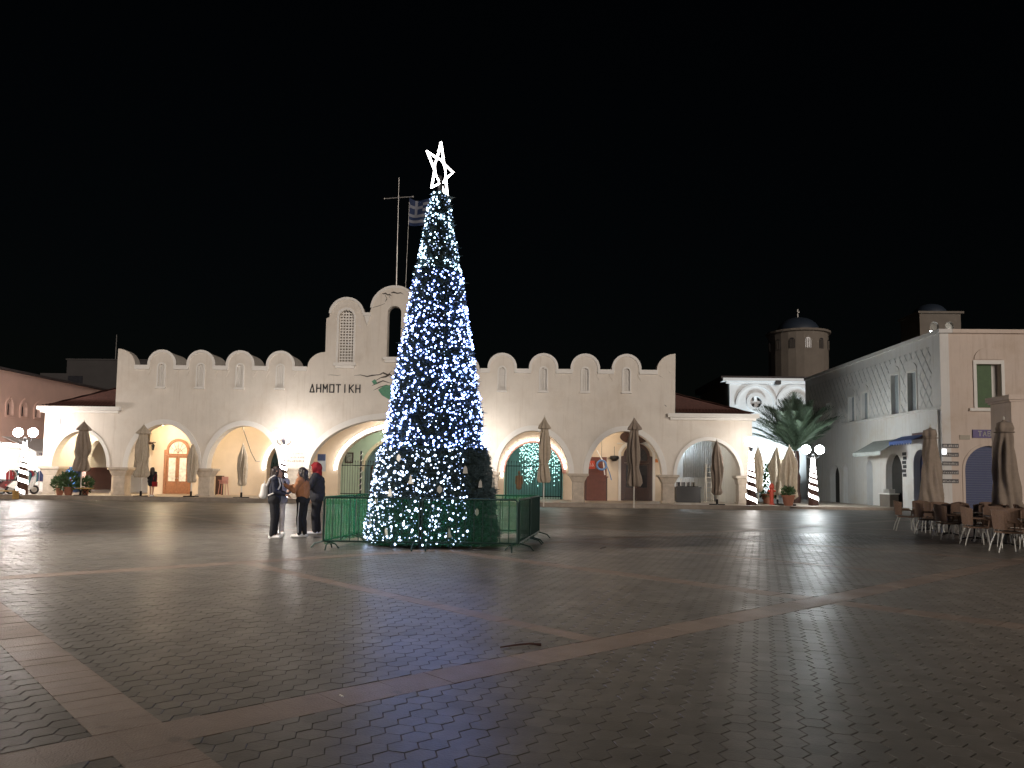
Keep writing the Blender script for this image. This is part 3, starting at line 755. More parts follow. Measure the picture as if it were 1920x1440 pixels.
# ================================================================ LAMP POSTS with twin globes and spiral LED strips
def lamp_post(loc, label, h, globe, wrapped=True, spread=0.40, rz=0.0, star=False, gr=0.25):
    t = thing('lamp_post', label, 'lamp post', loc, rz)
    MB().lathe([(.17,0),(.17,.10),(.12,.16),(.10,.5),(.075,.56),(.06,h-.35),(.075,h-.33),(.05,h-.25)], (0,0,0), 12).build('pole', IRON, t, smooth=False)
    for s in (-1, 1):
        MB().tube([(0,0,h-.45),(s*spread*.5,0,h-.52),(s*spread*.9,0,h-.42),(s*spread,0,h-.22)], .022, 6).build('arm', IRON, t)
        gl = MB().ball((s*spread,0,h), gr, 14, 9).build('globe', globe, t, smooth=True)
        MB().lathe([(.03,0),(.10,.03),(.11,.06)], (s*spread,0,h-.24), 10).build('globe_holder', IRON, gl)
    if wrapped:
        MB().lathe([(.29,.02),(.27,.5),(.17,1.8),(.11,h-.75),(.09,h-.55)], (0,0,0), 16).build('wrap_sleeve', mat('sleeve_dark', (.07,.028,.02), .6), t)
        # flat LED band wound round the post, pitch opening towards the foot
        n = 150; pts = []; z = h-.5; ang = 0.0; vs = []
        path = []
        while z > 0.12:
            pit = 0.16 + 0.62*(1 - z/h)**2
            path.append((ang, z)); ang += 0.35; z -= pit*0.35/(2*pi)
        wd = 0.068
        for a_, z_ in path:
            r_ = .012 + (.29-.04*z_ if z_ < .5 else .27-.077*(z_-.5) if z_ < 1.8 else max(.092, .17-.06*(z_-1.8)/max(.2, h-2.55)))
            vs += [(r_*cos(a_), r_*sin(a_), z_-wd*(1+.5*(1-z_/h))), (r_*cos(a_), r_*sin(a_), z_+wd*(1+.5*(1-z_/h)))]
        MB().add(vs, [(2*i, 2*i+2, 2*i+3, 2*i+1) for i in range(len(path)-1)]).build('light_strip', STRIPL, t)
    if star:
        pts = []
        for k in range(16):
            rr_ = .26 if k % 4 == 0 else (.18 if k % 2 == 0 else .07)
            pts.append((rr_*sin(2*pi*k/16), rr_*cos(2*pi*k/16)))
        MB().poly(pts, (), -.13, -.09, fr=lambda u, w_, d_: (u, d_, w_ + h - .32)).build('star_ornament', mat('grey_star', (.16,.15,.2), .5), t)
    return t
pl = PY(533, 816, 42.2)
lamp_post((pl.x, 42.2, ZP), 'lamp post wrapped in spiral lights with a dark star ornament, between two market arches', pl.z-ZP, GLASSBIG, star=True)
pl = PY(48, 811, 42.0)
lamp_post((pl.x, 42.0, ZP), 'lamp post with twin globes before the bright shops by the scooters', pl.z-ZP, GLASSLEFT, spread=.42)
pl = PY(893, 822, 42.2)
lamp_post((pl.x, 42.2, ZP), 'lamp post standing before the market wall directly behind the lit tree', pl.z-ZP, GLASSLIT)
pl = PY(1403, 829, 42.4)
lamp_post((pl.x+.15, 42.4, ZP), 'lamp post wound with bright spiral strip at the right corner of the market', pl.z-ZP, GLASSCORNER, rz=radians(62), gr=.26)
pl = PY(1524, 843, 45.6)
lamp_post((pl.x, 45.6, .13), 'free standing lamp post with spiral strip and twin white globes beside the palm', pl.z-.13, GLASSCOOL, spread=.40, gr=.26)

# light ropes on the inner arches
def rope(label, c, a, b, Y, t0, t1, n, z=ZS+.02, gap=.25):
    t = thing('light_rope', label, 'light rope', (c, Y, z))
    for i in range(n):
        q0 = t0 + (t1-t0)*i/n; q1 = t0 + (t1-t0)*(i+1-gap)/n
        MB().tube([(a*cos(radians(q0+(q1-q0)*k/3)), 0, b*sin(radians(q0+(q1-q0)*k/3))) for k in range(4)], .045, 6).build('light_segment', STRIPL, t)
rope('dashed white light rope round the pinkish passage arch right of the tree', .05, 1.98, 2.08, BY-.12, 8, 190, 18)
rope('thin light rope round the small inner arch behind the lamp post', -15.95, .98, 1.68, BY-.12, 55, 182, 14, gap=.12)
rope('light rope along the second arch of the central passage', -8.17, 4.25, 2.95, BY-.12, 0, 180, 60, gap=.06)

# lanterns and ceiling lamps inside the porch
def ceiling_lamp(x, y, z, P, colr, label):
    t = thing('ceiling_lamp', label, 'lamp', (x, y, z))
    MB().tube([(0,0,0),(0,0,-.25)], .012, 6).build('rod', IRON, t)
    MB().lathe([(.04,-.25),(.13,-.31),(.135,-.33)], (0,0,0), 12).build('cap', IRON, t)
    MB().lathe([(.012,-.33),(.012,-.36)], (0,0,0), 6).build('socket', IRON, t)
    m = mat('bulb_' + '_'.join(str(c) for c in colr), (.9,.9,.9), .4, var=0, emit=colr, es=P)
    MB().ball((0,0,-.44), .10, 10, 8).build('bulb', m, t, smooth=True)
ceiling_lamp(-22.5, 45.9, 4.885, 900, (1.0,.80,.52), 'warm ceiling lamp in the porch bay with the brown door')
ceiling_lamp(-16.9, 46.0, 4.885, 380, (1.0,.80,.55), 'ceiling lamp in the porch bay with the drooping cable')
ceiling_lamp(-26.0, 45.9, 4.885, 1500, (1.0,.84,.58), 'ceiling lamp inside the left wing of the market')
ceiling_lamp(4.4, 46.0, 4.885, 260, (1.0,.82,.62), 'ceiling lamp in the porch bay with the dark door')
ceiling_lamp(-9.8, 50.2, 4.885, 260, (.92,1.0,.84), 'greenish ceiling lamp in the central passage')
ceiling_lamp(-10.2, 55.3, 3.9, 100, (.85,1.0,.95), 'pale lamp hanging before the end wall of the passage')
ceiling_lamp(0.9, 53.5, 4.885, 130, (.75,1.0,.95), 'cool lamp inside the passage right of the tree')
ceiling_lamp(-17.0, 52.2, 4.885, 110, (.9,1.0,.9), 'pale lamp in the room behind the small inner arch')
ceiling_lamp(9.0, 49.0, 4.885, 480, (.80,.92,1.0), 'cold lamp inside the right wing of the market')
a = PY(292, 838, BY)
t = thing('wall_lantern', 'small iron lantern on a bracket beside the brown door', 'lantern', (a.x, BY, a.z))
MB().tube([(0,-.01,.28),(0,-.35,.30),(0,-.35,.18)], .02, 6).build('bracket', IRON, t)
MB().lathe([(.06,-.22),(.11,.05),(.13,.06),(.03,.18)], (0,-.35,0), 6).build('lantern_body', IRON, t)
MB().box((-.42,-.09,.16),(-.14,-.03,.30)).build('name_board', DWOOD, t)

# ================================================================ floodlight mast at the left side of the square
def mast(loc, label, h, aim, P, colr, spot=120):
    t = thing('floodlight_mast', label, 'floodlight', loc)
    MB().lathe([(.22,0),(.22,.06),(.11,.1),(.07,h)], (0,0,0), 12).build('pole', STEEL, t)
    dv = (Vector(aim) - Vector(loc) - Vector((0,0,h))).normalized()
    q = dv.to_track_quat('-Z', 'Y'); R3 = q.to_matrix()
    MB().cbox((0,0,h+.12), (.5,.38,.2), R3).build('housing', IRON, t)
    MB().tube([(0,0,h-.05),(0,0,h+.06)], .05, 8).build('bracket', IRON, t)
    ld = bpy.data.lights.new('floodlight', 'SPOT'); ld.energy = P; ld.color = colr; ld.spot_size = radians(spot); ld.spot_blend = .9; ld.shadow_soft_size = .22
    lo = bpy.data.objects.new('floodlight_beam', ld); col.objects.link(lo); lo.parent = t
    lo.location = Vector((0,0,h+.12)) + dv*.16; lo.rotation_euler = q.to_euler()
mast((-17.5, 12.8, 0), 'tall floodlight mast at the left edge of the square', 9.2, (-5, 13.5, 0), 20500, (1.0, .90, .79), 84)

# ================================================================ CHRISTMAS TREE
tc = G(812, 1018)
TX, TY = tc.x, 17.45
tree = thing('christmas_tree', 'tall cone-shaped artificial Christmas tree covered in white lights inside barriers', 'Christmas tree', (TX, TY, 0))
NEEDLE = mat('tinsel_needle', (0.055, 0.085, 0.095), 0.45, var=.35, scale=12, island=.35)
PROF = [(0.06,1.46),(0.25,1.52),(1.0,1.40),(2.0,1.26),(2.14,1.23),(2.15,1.14),(3.86,.92),(5.08,.71),(6.1,.55),(6.25,.53),(6.26,.49),(7.27,.34),(8.02,.20),(8.1,.12)]
def trad(z):
    for (z0, r0), (z1, r1) in zip(PROF, PROF[1:]):
        if z0 <= z <= z1: return r0 + (r1-r0)*(z-z0)/max(1e-6, z1-z0)
    return .1
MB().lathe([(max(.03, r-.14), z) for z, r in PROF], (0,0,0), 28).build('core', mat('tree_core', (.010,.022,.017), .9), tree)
MB().tube([(0,0,0),(0,0,8.5)], .06, 8).build('trunk', IRON, tree)
for z in (0.10, 2.13, 4.2, 6.24): 
    r = trad(z)-.03; MB().tube([(r*cos(2*pi*k/32), r*sin(2*pi*k/32), z) for k in range(32)], .02, 6, closed=True).build('tier_hoop', GREENIRON, tree)
rg = random.Random(11)
from mathutils import noise as mnoise
def surf():
    while True:
        z = rg.uniform(0.05, 8.08)
        if rg.random() < (trad(z)+.12)/1.65: return z
fo = MB()
for i in range(17000):
    z = surf(); th = rg.uniform(0, 2*pi); r = trad(z) + .05*mnoise.noise(Vector((cos(th)*2.2, sin(th)*2.2, z*2.0))) + .03*mnoise.noise(Vector((cos(th)*6, sin(th)*6, z*6)))
    nrm = Vector((cos(th), sin(th), .18)).normalized(); tg = Vector((-sin(th), cos(th), 0)); up = Vector((0,0,1))
    base = Vector((cos(th)*(r-.16), sin(th)*(r-.16), z))
    dr = (nrm + tg*rg.uniform(-.6,.6) + up*rg.uniform(-.75,.35)).normalized()
    L = rg.uniform(.12, .24)*(1.45 if rg.random() < .025 else 1)
    tip = base + dr*L; sd_ = dr.cross(Vector((rg.uniform(-1,1), rg.uniform(-1,1), rg.uniform(-1,1)))).normalized()
    s2 = dr.cross(sd_)
    for q in (sd_, s2):
        ww = rg.uniform(.010, .020)
        mid = base.lerp(tip, .55)
        fo.add([base, mid + q*ww, tip, mid - q*ww], [(0,1,2,3)])
        fo.add([base.lerp(tip,.35), base.lerp(tip,.6) + q*.055 + dr*.02, base.lerp(tip,.62), base.lerp(tip,.6) - q*.055 + dr*.02], [(0,1,2),(0,2,3)])
tag(fo.build('foliage', NEEDLE, tree), kind='stuff')
BULB = mat('white_led', (.9,.9,.9), .4, var=0, emit=(.22,.34,1.0), es=17.0)
BULBT = mat('white_led_top', (.9,.9,.9), .4, var=0, emit=(.50,.80,1.0), es=9.0); BULBL = mat('white_led_low', (.9,.9,.9), .4, var=0, emit=(.55,.70,1.0), es=6.5)
BULBD = mat('white_led_dim', (.9,.9,.9), .4, var=0, emit=(.36,.54,1.0), es=3.0)
ico = bmesh.new(); bmesh.ops.create_icosphere(ico, subdivisions=1, radius=1.0)
iv = [v.co.copy() for v in ico.verts]; iff = [tuple(v.index for v in f.verts) for f in ico.faces]; ico.free()
bul = []; tries = 0
import collections
grid = collections.defaultdict(list)
camdir = atan2(-TY, -TX)
while len(bul) < 4300 and tries < 160000:
    tries += 1
    z = surf(); th = rg.uniform(0, 2*pi); r = trad(z) + rg.uniform(-.05, .045)
    da = (th - camdir + pi) % (2*pi) - pi            # 0 faces the plaza side; positive turns to the right
    if z < 2.12 and 0.52 < da < 2.6: continue         # a strip of the lowest tier carries no lights
    if 6.05 < z < 6.4 and rg.random() < .35: continue
    p = Vector((cos(th)*r, sin(th)*r, z)); k = (int(p.x/.12), int(p.y/.12), int(p.z/.12))
    if any((q-p).length < .047 for a in (-1,0,1) for b_ in (-1,0,1) for c in (-1,0,1) for q in grid[(k[0]+a,k[1]+b_,k[2]+c)]): continue
    grid[k].append(p); rad = rg.choice((.009,.011,.013,.016,.019,.022,.027,.034)) * (.84 if z < 6.3 else .74)
    bul.append((p, rad, da))
bul.sort(key=lambda t_: (abs(t_[2]) > 1.4, -t_[1]))
bme = {}; restb = [MB(), MB(), MB()]; restd = MB(); BM3 = [BULBL, BULB, BULBT]
for i, (p, rad, da) in enumerate(bul):
    if i < 300:
        zi = 0 if p.z < 2.1 else (1 if p.z < 6.2 else 2)
        if zi not in bme:
            o = MB().add(iv, iff).build('light_bulb', BM3[zi], tree); bme[zi] = o.data
        else: o = link('light_bulb', bme[zi], tree)
        o.location = p; o.scale = (rad,)*3
    elif rad < .012: restd.add([p + v*rad for v in iv], iff)
    else: restb[0 if p.z < 2.1 else (1 if p.z < 6.2 else 2)].add([p + v*rad for v in iv], iff)
tag(restd.build('dim_light_bulbs', BULBD, tree), kind='stuff')
for zi in range(3): tag(restb[zi].build('light_bulbs', BM3[zi], tree), kind='stuff')
# little pale cut-out ornaments on the lowest tier
ORN = mat('pale_ornament', (.55,.54,.50), .6, var=.1)
for px, py, sh in ((788,898,0),(750,920,1),(710,970,0),(745,988,1),(900,955,2),(925,905,0),(855,990,0),(905,905,1),(838,915,2),(765,860,2),(880,880,1),(722,935,2)):
    q = PY(px, py, TY); z = q.z; r = trad(min(2.1, max(.2, z))) + .05
    sx = max(-.97, min(.97, (q.x-TX)/r)); th = -math.acos(sx)
    if th > 0: th = -th
    mb = MB()
    shp = [[(-.07,0),(.07,0),(.02,.1),(.035,.1),(0,.2),(-.035,.1),(-.02,.1)], [(-.06,0),(.06,0),(.04,.12),(0,.17),(-.04,.12)], [(0,.0),(.05,.05),(.05,.12),(0,.17),(-.05,.12),(-.05,.05)]][sh]
    ex = Vector((-sin(th), cos(th), 0)); en = Vector((cos(th), sin(th), 0)); cpt = Vector((cos(th)*r, sin(th)*r, min(z, 2.1)-.1))
    mb.poly(shp, (), 0, .012, fr=lambda u, w_, d_: cpt + ex*u + Vector((0,0,w_)) + en*d_)
    mb.build('ornament', ORN, tree)
# star
STARM = mat('star_light', (.9,.9,.9), .4, var=0, emit=(1.0,.93,.88), es=9.0)
so = thing('tree_star', 'glowing white five-pointed star frame on top of the Christmas tree', 'star', (TX, TY, 8.5))
R0, R1 = .68, .29; rot = radians(0); yw = radians(69)
sp = []
for k in range(10):
    rr_ = R0 if k % 2 == 0 else R1; an = rot + pi*k/5
    u, v_ = rr_*sin(an), rr_*cos(an)
    sp.append(Vector((u*cos(yw), u*sin(yw), v_+.14)))
MB().tube(sp, .030, 6, closed=True).build('star_frame', STARM, so)
MB().tube([Vector(((R1*.93*sin(2*pi*k/20))*cos(yw), (R1*.93*sin(2*pi*k/20))*sin(yw), R1*.93*cos(2*pi*k/20)+.14)) for k in range(20)], .022, 6, closed=True).build('star_ring', STARM, so)
MB().tube([(0,0,-.45),(0,0,-.12)], .03, 6).build('stem', IRON, so)

# ================================================================ BARRIERS
NET = bpy.data.materials.new('green_net'); NET.use_nodes = True
nn = NET.node_tree.nodes; nl = NET.node_tree.links; pb = nn['Principled BSDF']
pb.inputs['Base Color'].default_value = (.016,.20,.085,1); pb.inputs['Roughness'].default_value = .8
geo_ = nn.new('ShaderNodeNewGeometry')
wv = nn.new('ShaderNodeTexNoise'); wv.inputs['Scale'].default_value = 9; nl.new(geo_.outputs['Position'], wv.inputs['Vector'])
mr_ = nn.new('ShaderNodeMapRange'); mr_.inputs[3].default_value = .40; mr_.inputs[4].default_value = .72; nl.new(wv.outputs['Fac'], mr_.inputs[0])
tr_ = nn.new('ShaderNodeBsdfTransparent'); tl_ = nn.new('ShaderNodeBsdfTranslucent'); tl_.inputs[0].default_value = (.02,.30,.11,1)
m1 = nn.new('ShaderNodeMixShader'); m1.inputs[0].default_value = .35; nl.new(pb.outputs[0], m1.inputs[1]); nl.new(tl_.outputs[0], m1.inputs[2])
m2 = nn.new('ShaderNodeMixShader'); nl.new(mr_.outputs[0], m2.inputs[0]); nl.new(tr_.outputs[0], m2.inputs[1]); nl.new(m1.outputs[0], m2.inputs[2])
nl.new(m2.outputs[0], nn['Material Output'].inputs[0])
NETF = NET.copy(); NETF.name = 'green_net_thin'
[n for n in NETF.node_tree.nodes if n.type == 'MAP_RANGE'][0].inputs[3].default_value = .12; [n for n in NETF.node_tree.nodes if n.type == 'MAP_RANGE'][0].inputs[4].default_value = .30
def barrier(p, q, label, net=NET):
    p = Vector(p); q = Vector(q); L = (q-p).length; d_ = (q-p).normalized(); rz = atan2(d_.y, d_.x)
    t = thing('crowd_barrier', label, 'barrier', (p.x, p.y, 0), rz, 'barriers around the Christmas tree')
    r = .02; H_ = 1.05; zb = .16
    MB().tube([(.03,0,zb),(.03,0,H_-.05),(.06,0,H_-.01),(.10,0,H_),(L-.10,0,H_),(L-.06,0,H_-.01),(L-.03,0,H_-.05),(L-.03,0,zb)], r, 7).build('frame', GREENIRON, t)
    MB().tube([(.03,0,zb),(L-.03,0,zb)], r*.9, 7).build('bottom_rail', GREENIRON, t)
    n = max(4, int(L/.175)); bar = None
    for i in range(1, n):
        x = .03 + (L-.06)*i/n
        if bar is None: bar = MB().tube([(0,0,zb),(0,0,H_)], .0095, 6).build('bar', GREENIRON, t); o = bar
        else: o = link('bar', bar.data, t)
        o.location = (x, 0, 0)
    for x in (.14, L-.14):
        MB().tube([(x,-.30,.0),(x,-.22,.09),(x,0,.15),(x,.22,.09),(x,.30,.0)], .016, 6).build('foot', GREENIRON, t)
    if net:
        mb = MB(); nu = 24; nv = 8; vs = []
        for j in range(nv+1):
            for i in range(nu+1):
                z = .10 + (H_-.08)*j/nv
                vs.append((.05+(L-.10)*i/nu, .03 + .012*sin(i*1.7+j) + .02*(j == 0)*sin(i*2.3), z - .03*abs(sin(i*1.3))*(j == 0)))
        mb.add(vs, [(j*(nu+1)+i, j*(nu+1)+i+1, (j+1)*(nu+1)+i+1, (j+1)*(nu+1)+i) for j in range(nv) for i in range(nu)])
        mb.build('net', net, t, smooth=True)
FL = G(603, 1029); FR = G(972, 1034); ML_ = FL.lerp(FR, .5); BL = Vector((FL.x+.35, 19.9, 0)); BR = Vector((FR.x+.45, 19.7, 0))
MLl = FL.lerp(BL, .5); MRr = FR.lerp(BR, .5); MB_ = BL.lerp(BR, .5)
barrier(FL, ML_, 'green netted crowd barrier before the tree, by the standing people', NETF)
barrier(ML_, FR, 'green netted crowd barrier before the unlit strip of the tree', NETF)
barrier(MLl, FL + Vector((0,.06,0)), 'green netted barrier running back beside the people in dark clothes')
barrier(BL, MLl, 'rear half of the netted barrier side next to the people')
barrier(FR + Vector((0,.06,0)), MRr, 'green barrier on the right side of the tree, front panel', NETF)
barrier(MRr, BR, 'green barrier on the right side of the tree, rear panel', NETF)
barrier(MB_, BL, 'green netted barrier behind the tree on the lamp post side')
barrier(BR, MB_, 'green netted barrier behind the tree on the pink passage side')
# ================================================================ PEOPLE
def remesh(mb, vox, sm=2):
    me = bpy.data.meshes.new('tmp'); me.from_pydata(mb.v, [], mb.f)
    o = bpy.data.objects.new('tmp', me); col.objects.link(o)
    md = o.modifiers.new('r', 'REMESH'); md.mode = 'VOXEL'; md.voxel_size = vox; md.use_smooth_shade = True
    ms = o.modifiers.new('s', 'SMOOTH'); ms.factor = .5; ms.iterations = sm
    dg = bpy.context.evaluated_depsgraph_get(); dg.update()
    res = bpy.data.meshes.new_from_object(o.evaluated_get(dg))
    bpy.data.objects.remove(o); bpy.data.meshes.remove(me)
    res.polygons.foreach_set('use_smooth', [True]*len(res.polygons))
    return res
def caps(mb, a, b, r0, r1, n=12):
    a = Vector(a); b = Vector(b); d_ = b - a; L = d_.length
    if L < 1e-5: mb.ball(a, r0, n, 8); return
    t_ = d_/L; pts = []; rs = []
    for i in range(5):
        q = pi/2*(1 - i/4.0); pts.append(a - t_*r0*sin(q)); rs.append(max(.0008, r0*cos(q)))
    for i in range(5):
        q = pi/2*(i/4.0); pts.append(b + t_*r1*sin(q)); rs.append(max(.0008, r1*cos(q)))
    mb.tube(pts, rs, n)
SKIN = mat('skin', (.46,.27,.19), .6, var=.06); HAIRD = mat('hair_dark', (.018,.012,.010), .5, var=.3, scale=40)
HAIRB = mat('hair_brown', (.028,.016,.012), .5, var=.3, scale=40)
def cloth(n, c): return mat('cloth_' + n, c, .9, var=.12, scale=14, bump=.4, bscale=30)
NAVYC = cloth('navy', (.018,.020,.035)); BLACKC = cloth('black', (.010,.010,.013)); TANC = cloth('tan', (.30,.13,.06)); GREYC = cloth('grey', (.36,.36,.42))
LIGHTC = cloth('pale', (.52,.48,.48)); REDC = cloth('red', (.24,.010,.014)); WHITES = mat('white_shoe', (.74,.73,.72), .6, var=.05); DARKJ = cloth('charcoal', (.020,.020,.026))
from mathutils import noise as mnoise
def crumple(me, amp, sx_=11.0, sz_=5.0):      # cloth folds
    off = random.uniform(0, 50); co = [v.co.copy() for v in me.vertices]; no = [v.normal.copy() for v in me.vertices]
    for v, c, n_ in zip(me.vertices, co, no):
        d_ = mnoise.noise(Vector((c.x*sx_+off, c.y*sx_, c.z*sz_ + c.x*4))) + .5*mnoise.noise(Vector((c.x*24, c.y*24+off, c.z*17)))
        v.co = c + n_*(amp*(d_ + .15))
    me.update()
def person(label, loc, rz, H_, pose, garments, hair, extra=None, group='people chatting beside the tree barriers'):
    k = H_/1.68
    P_ = {kk: Vector(v) * k for kk, v in pose.items()}
    mb = MB(); seg = []
    def S_(a, b, r0, r1): caps(mb, P_[a] if isinstance(a, str) else a, P_[b] if isinstance(b, str) else b, r0*k, r1*k)
    S_('pelvis', 'chest', .125, .13); S_('hipL', 'hipR', .115, .115); S_('shL', 'shR', .062, .062); S_('chest', 'neck', .10, .06)
    S_('neck', 'head', .055, .06); mb.ball(P_['head'], .10*k, 14, 10, (1.02, .84, 1.22))
    f = (P_['face'] - P_['head']).normalized(); hd = P_['head']
    caps(mb, hd + f*.095*k + Vector((0,0,.012*k)), hd + f*.118*k - Vector((0,0,.018*k)), .012*k, .016*k)       # nose
    caps(mb, hd + f*.06*k - Vector((0,0,.085*k)), hd + f*.075*k - Vector((0,0,.09*k)), .032*k, .028*k)          # chin
    caps(mb, hd + f*.095*k - Vector((0,0,.05*k)) , hd + f*.099*k - Vector((0,0,.052*k)), .016*k, .014*k)        # lips
    sx = f.cross(Vector((0,0,1))).normalized()
    for s in (-1, 1): caps(mb, hd + sx*s*.088*k, hd + sx*s*.095*k + Vector((0,0,.03*k)), .016*k, .014*k)        # ears
    for s in 'LR':
        S_('hip'+s, 'kn'+s, .085, .058); S_('kn'+s, 'an'+s, .056, .038); S_('an'+s, 'toe'+s, .040, .030)
        S_('sh'+s, 'el'+s, .052, .042); S_('el'+s, 'wr'+s, .040, .028)
        wr = P_['wr'+s]; el = P_['el'+s]; d_ = (wr-el).normalized(); side_ = d_.cross(Vector((0,0,1)));  side_ = side_.normalized() if side_.length > .1 else Vector((0,1,0))
        pm = wr + d_*.07*k; caps(mb, wr, pm, .026*k, .030*k)
        for j, fl_ in enumerate((.060, .075, .070, .055)):
            bs = pm + side_*(j-1.5)*.019*k; md_ = bs + d_*fl_*.6*k - Vector((0,0,.008*k)); caps(mb, bs, md_, .0095*k, .009*k, 8); caps(mb, md_, md_ + d_*fl_*.5*k - Vector((0,0,.024*k)), .009*k, .0075*k, 8)
        caps(mb, wr + d_*.03*k + side_*.028*k, wr + d_*.075*k + side_*.058*k, .012*k, .010*k, 8)
    body = link('person', remesh(mb, .0115*k, 1)); body.data.materials.append(SKIN)
    body.location = loc; body.rotation_euler = (0, 0, rz); tag(body, label, 'person', group)
    mbe = MB()
    for s in (-1, 1): mbe.ball(hd + f*.083*k + sx*s*.034*k + Vector((0,0,.014*k)), .013*k, 8, 6)
    mbe.build('eyes', BLACKP, body)
    def garment(name, m, segs, vox=.013):
        g = MB()
        for a, b, r0, r1 in segs: caps(g, P_[a] if isinstance(a, str) else Vector(a)*k, P_[b] if isinstance(b, str) else Vector(b)*k, r0*k, r1*k)
        o = link(name, remesh(g, vox*k, 1), body); o.data.materials.append(m); crumple(o.data, .016*k if 'jacket' in name or name == 'dress' else .007*k)
    for name, m, fat in garments:
        if name == 'jacket':
            segs = [('pelvis','chest',.150+fat,.155+fat),('shL','shR',.085+fat*.5,.085+fat*.5),('chest','neck',.13+fat*.5,.072),('hipL','hipR',.128+fat,.128+fat)]
            for s in 'LR': segs += [('sh'+s,'el'+s,.070+fat*.5,.058+fat*.5),('el'+s,'wr'+s,.058+fat*.5,.042+fat*.3)]
        elif name == 'crop_jacket':
            segs = [('waist','chest',.150+fat,.155+fat),('shL','shR',.085+fat*.5,.085+fat*.5),('chest','neck',.13+fat*.5,.072)]
            for s in 'LR': segs += [('sh'+s,'el'+s,.070+fat*.5,.058+fat*.5),('el'+s,'wr'+s,.058+fat*.5,.042+fat*.3)]
        elif name == 'trousers':
            segs = [('pelvis','waist',.134,.134),('hipL','hipR',.124+fat,.124+fat)]
            for s in 'LR': segs += [('hip'+s,'kn'+s,.096+fat,.070+fat),('kn'+s,'an'+s,.068+fat,.048+fat)]
        elif name == 'dress':
            segs = [('pelvis','chest',.16+fat,.15+fat),('shL','shR',.08,.08),('chest','neck',.12,.07),('hipL','hipR',.15+fat,.15+fat),('hipL','thL',.13+fat,.13+fat),('hipR','thR',.13+fat,.13+fat)]
            P_['thL'] = P_['hipL'].lerp(P_['knL'], .45); P_['thR'] = P_['hipR'].lerp(P_['knR'], .45)
            for s in 'LR': segs += [('sh'+s,'el'+s,.066,.055),('el'+s,'wr'+s,.055,.042)]
        elif name == 'shoe':
            for s in 'LR':
                g = MB(); an = P_['an'+s]; to = P_['toe'+s]; d_ = (to-an); d_.z = 0; d_.normalize()
                hz = Vector((an.x, an.y, .045*k)); caps(g, hz - d_*.035*k, hz + d_*.02*k + Vector((0,0,.03*k)), .046*k, .048*k); caps(g, hz, hz + d_*.17*k - Vector((0,0,.004*k)), .048*k, .040*k)
                g.v = [(x, y, max(z, .004)) for x, y, z in g.v]
                o = link('shoe', remesh(g, .012*k, 1), body); o.data.materials.append(m)
            continue
        garment(name, m, segs)
    if hair:
        hm, segs = hair
        g = MB(); g.ball(hd - f*.018*k + Vector((0,0,.022*k)), .113*k, 14, 10, (1.0,.92,1.15))
        for a, b, r0, r1 in segs: caps(g, hd + (f*a[0] + sx*a[1] + Vector((0,0,a[2])))*k, hd + (f*b[0] + sx*b[1] + Vector((0,0,b[2])))*k, r0*k, r1*k)
        # open the face side
        o = link('hair', remesh(g, .012*k, 1), body); o.data.materials.append(hm); crumple(o.data, .014*k, 30, 6)
        bm = bmesh.new(); bm.from_mesh(o.data)
        kill = [v for v in bm.verts if (v.co - hd).dot(f) > .050*k and -.135*k < (v.co.z - hd.z) < .062*k]
        bmesh.ops.delete(bm, geom=kill, context='VERTS'); bm.to_mesh(o.data); bm.free()
    if extra: extra(body, P_, k, f, sx)
    return body, P_, k
def pose(lean=0.0, stance=.14, armL=None, armR=None, look=0.0, nod=-.05, stride=.0, headf=.0):
    """facing +X; left is +Y"""
    p = dict(pelvis=(0,0,.93), waist=(.0+lean*.3,0,1.05), chest=(lean*.7,0,1.26), neck=(lean,0,1.42), head=(lean*1.15+.02+headf,0,1.555),
             hipL=(0,.085,.90), hipR=(0,-.085,.90), shL=(lean*.9,.175,1.375), shR=(lean*.9,-.175,1.375),
             knL=(.03+stride*.4,.5*(.085+stance/2),.49), knR=(.03-stride*.4,-.5*(.085+stance/2),.49), anL=(stride,stance/2,.085), anR=(-stride,-stance/2,.085),
             toeL=(stride+.15,stance/2+.02,.03), toeR=(-stride+.15,-stance/2-.02,.03))
    p['face'] = (p['head'][0]+cos(look), sin(look), p['head'][2]+nod)
    sL, sR = p['shL'], p['shR']
    aL = armL or ((.02,.05,-.28),(.10,.03,-.50)); aR = armR or ((.02,-.05,-.28),(.10,-.03,-.50))
    for s, a, sh in (('L', aL, sL), ('R', aR, sR)):
        p['el'+s] = tuple(sh[i]+a[0][i] for i in range(3)); p['wr'+s] = tuple(sh[i]+a[1][i] for i in range(3))
    return p
def at_g(px, py): g = G(px, py); return (g.x, g.y, 0.0)
hold = ((.06,.06,-.26),(.28,.0,-.22)); holdR = ((.06,-.06,-.26),(.28,.0,-.22))
LONG = [((-.07,-.05,.03),(-.12,-.07,-.30),.062,.040),((-.07,.05,.03),(-.12,.07,-.30),.062,.040),((-.09,0,.02),(-.13,0,-.33),.07,.045),((-.02,-.09,-.02),(-.03,-.11,-.22),.035,.025),((-.02,.09,-.02),(-.03,.11,-.22),.035,.025)]
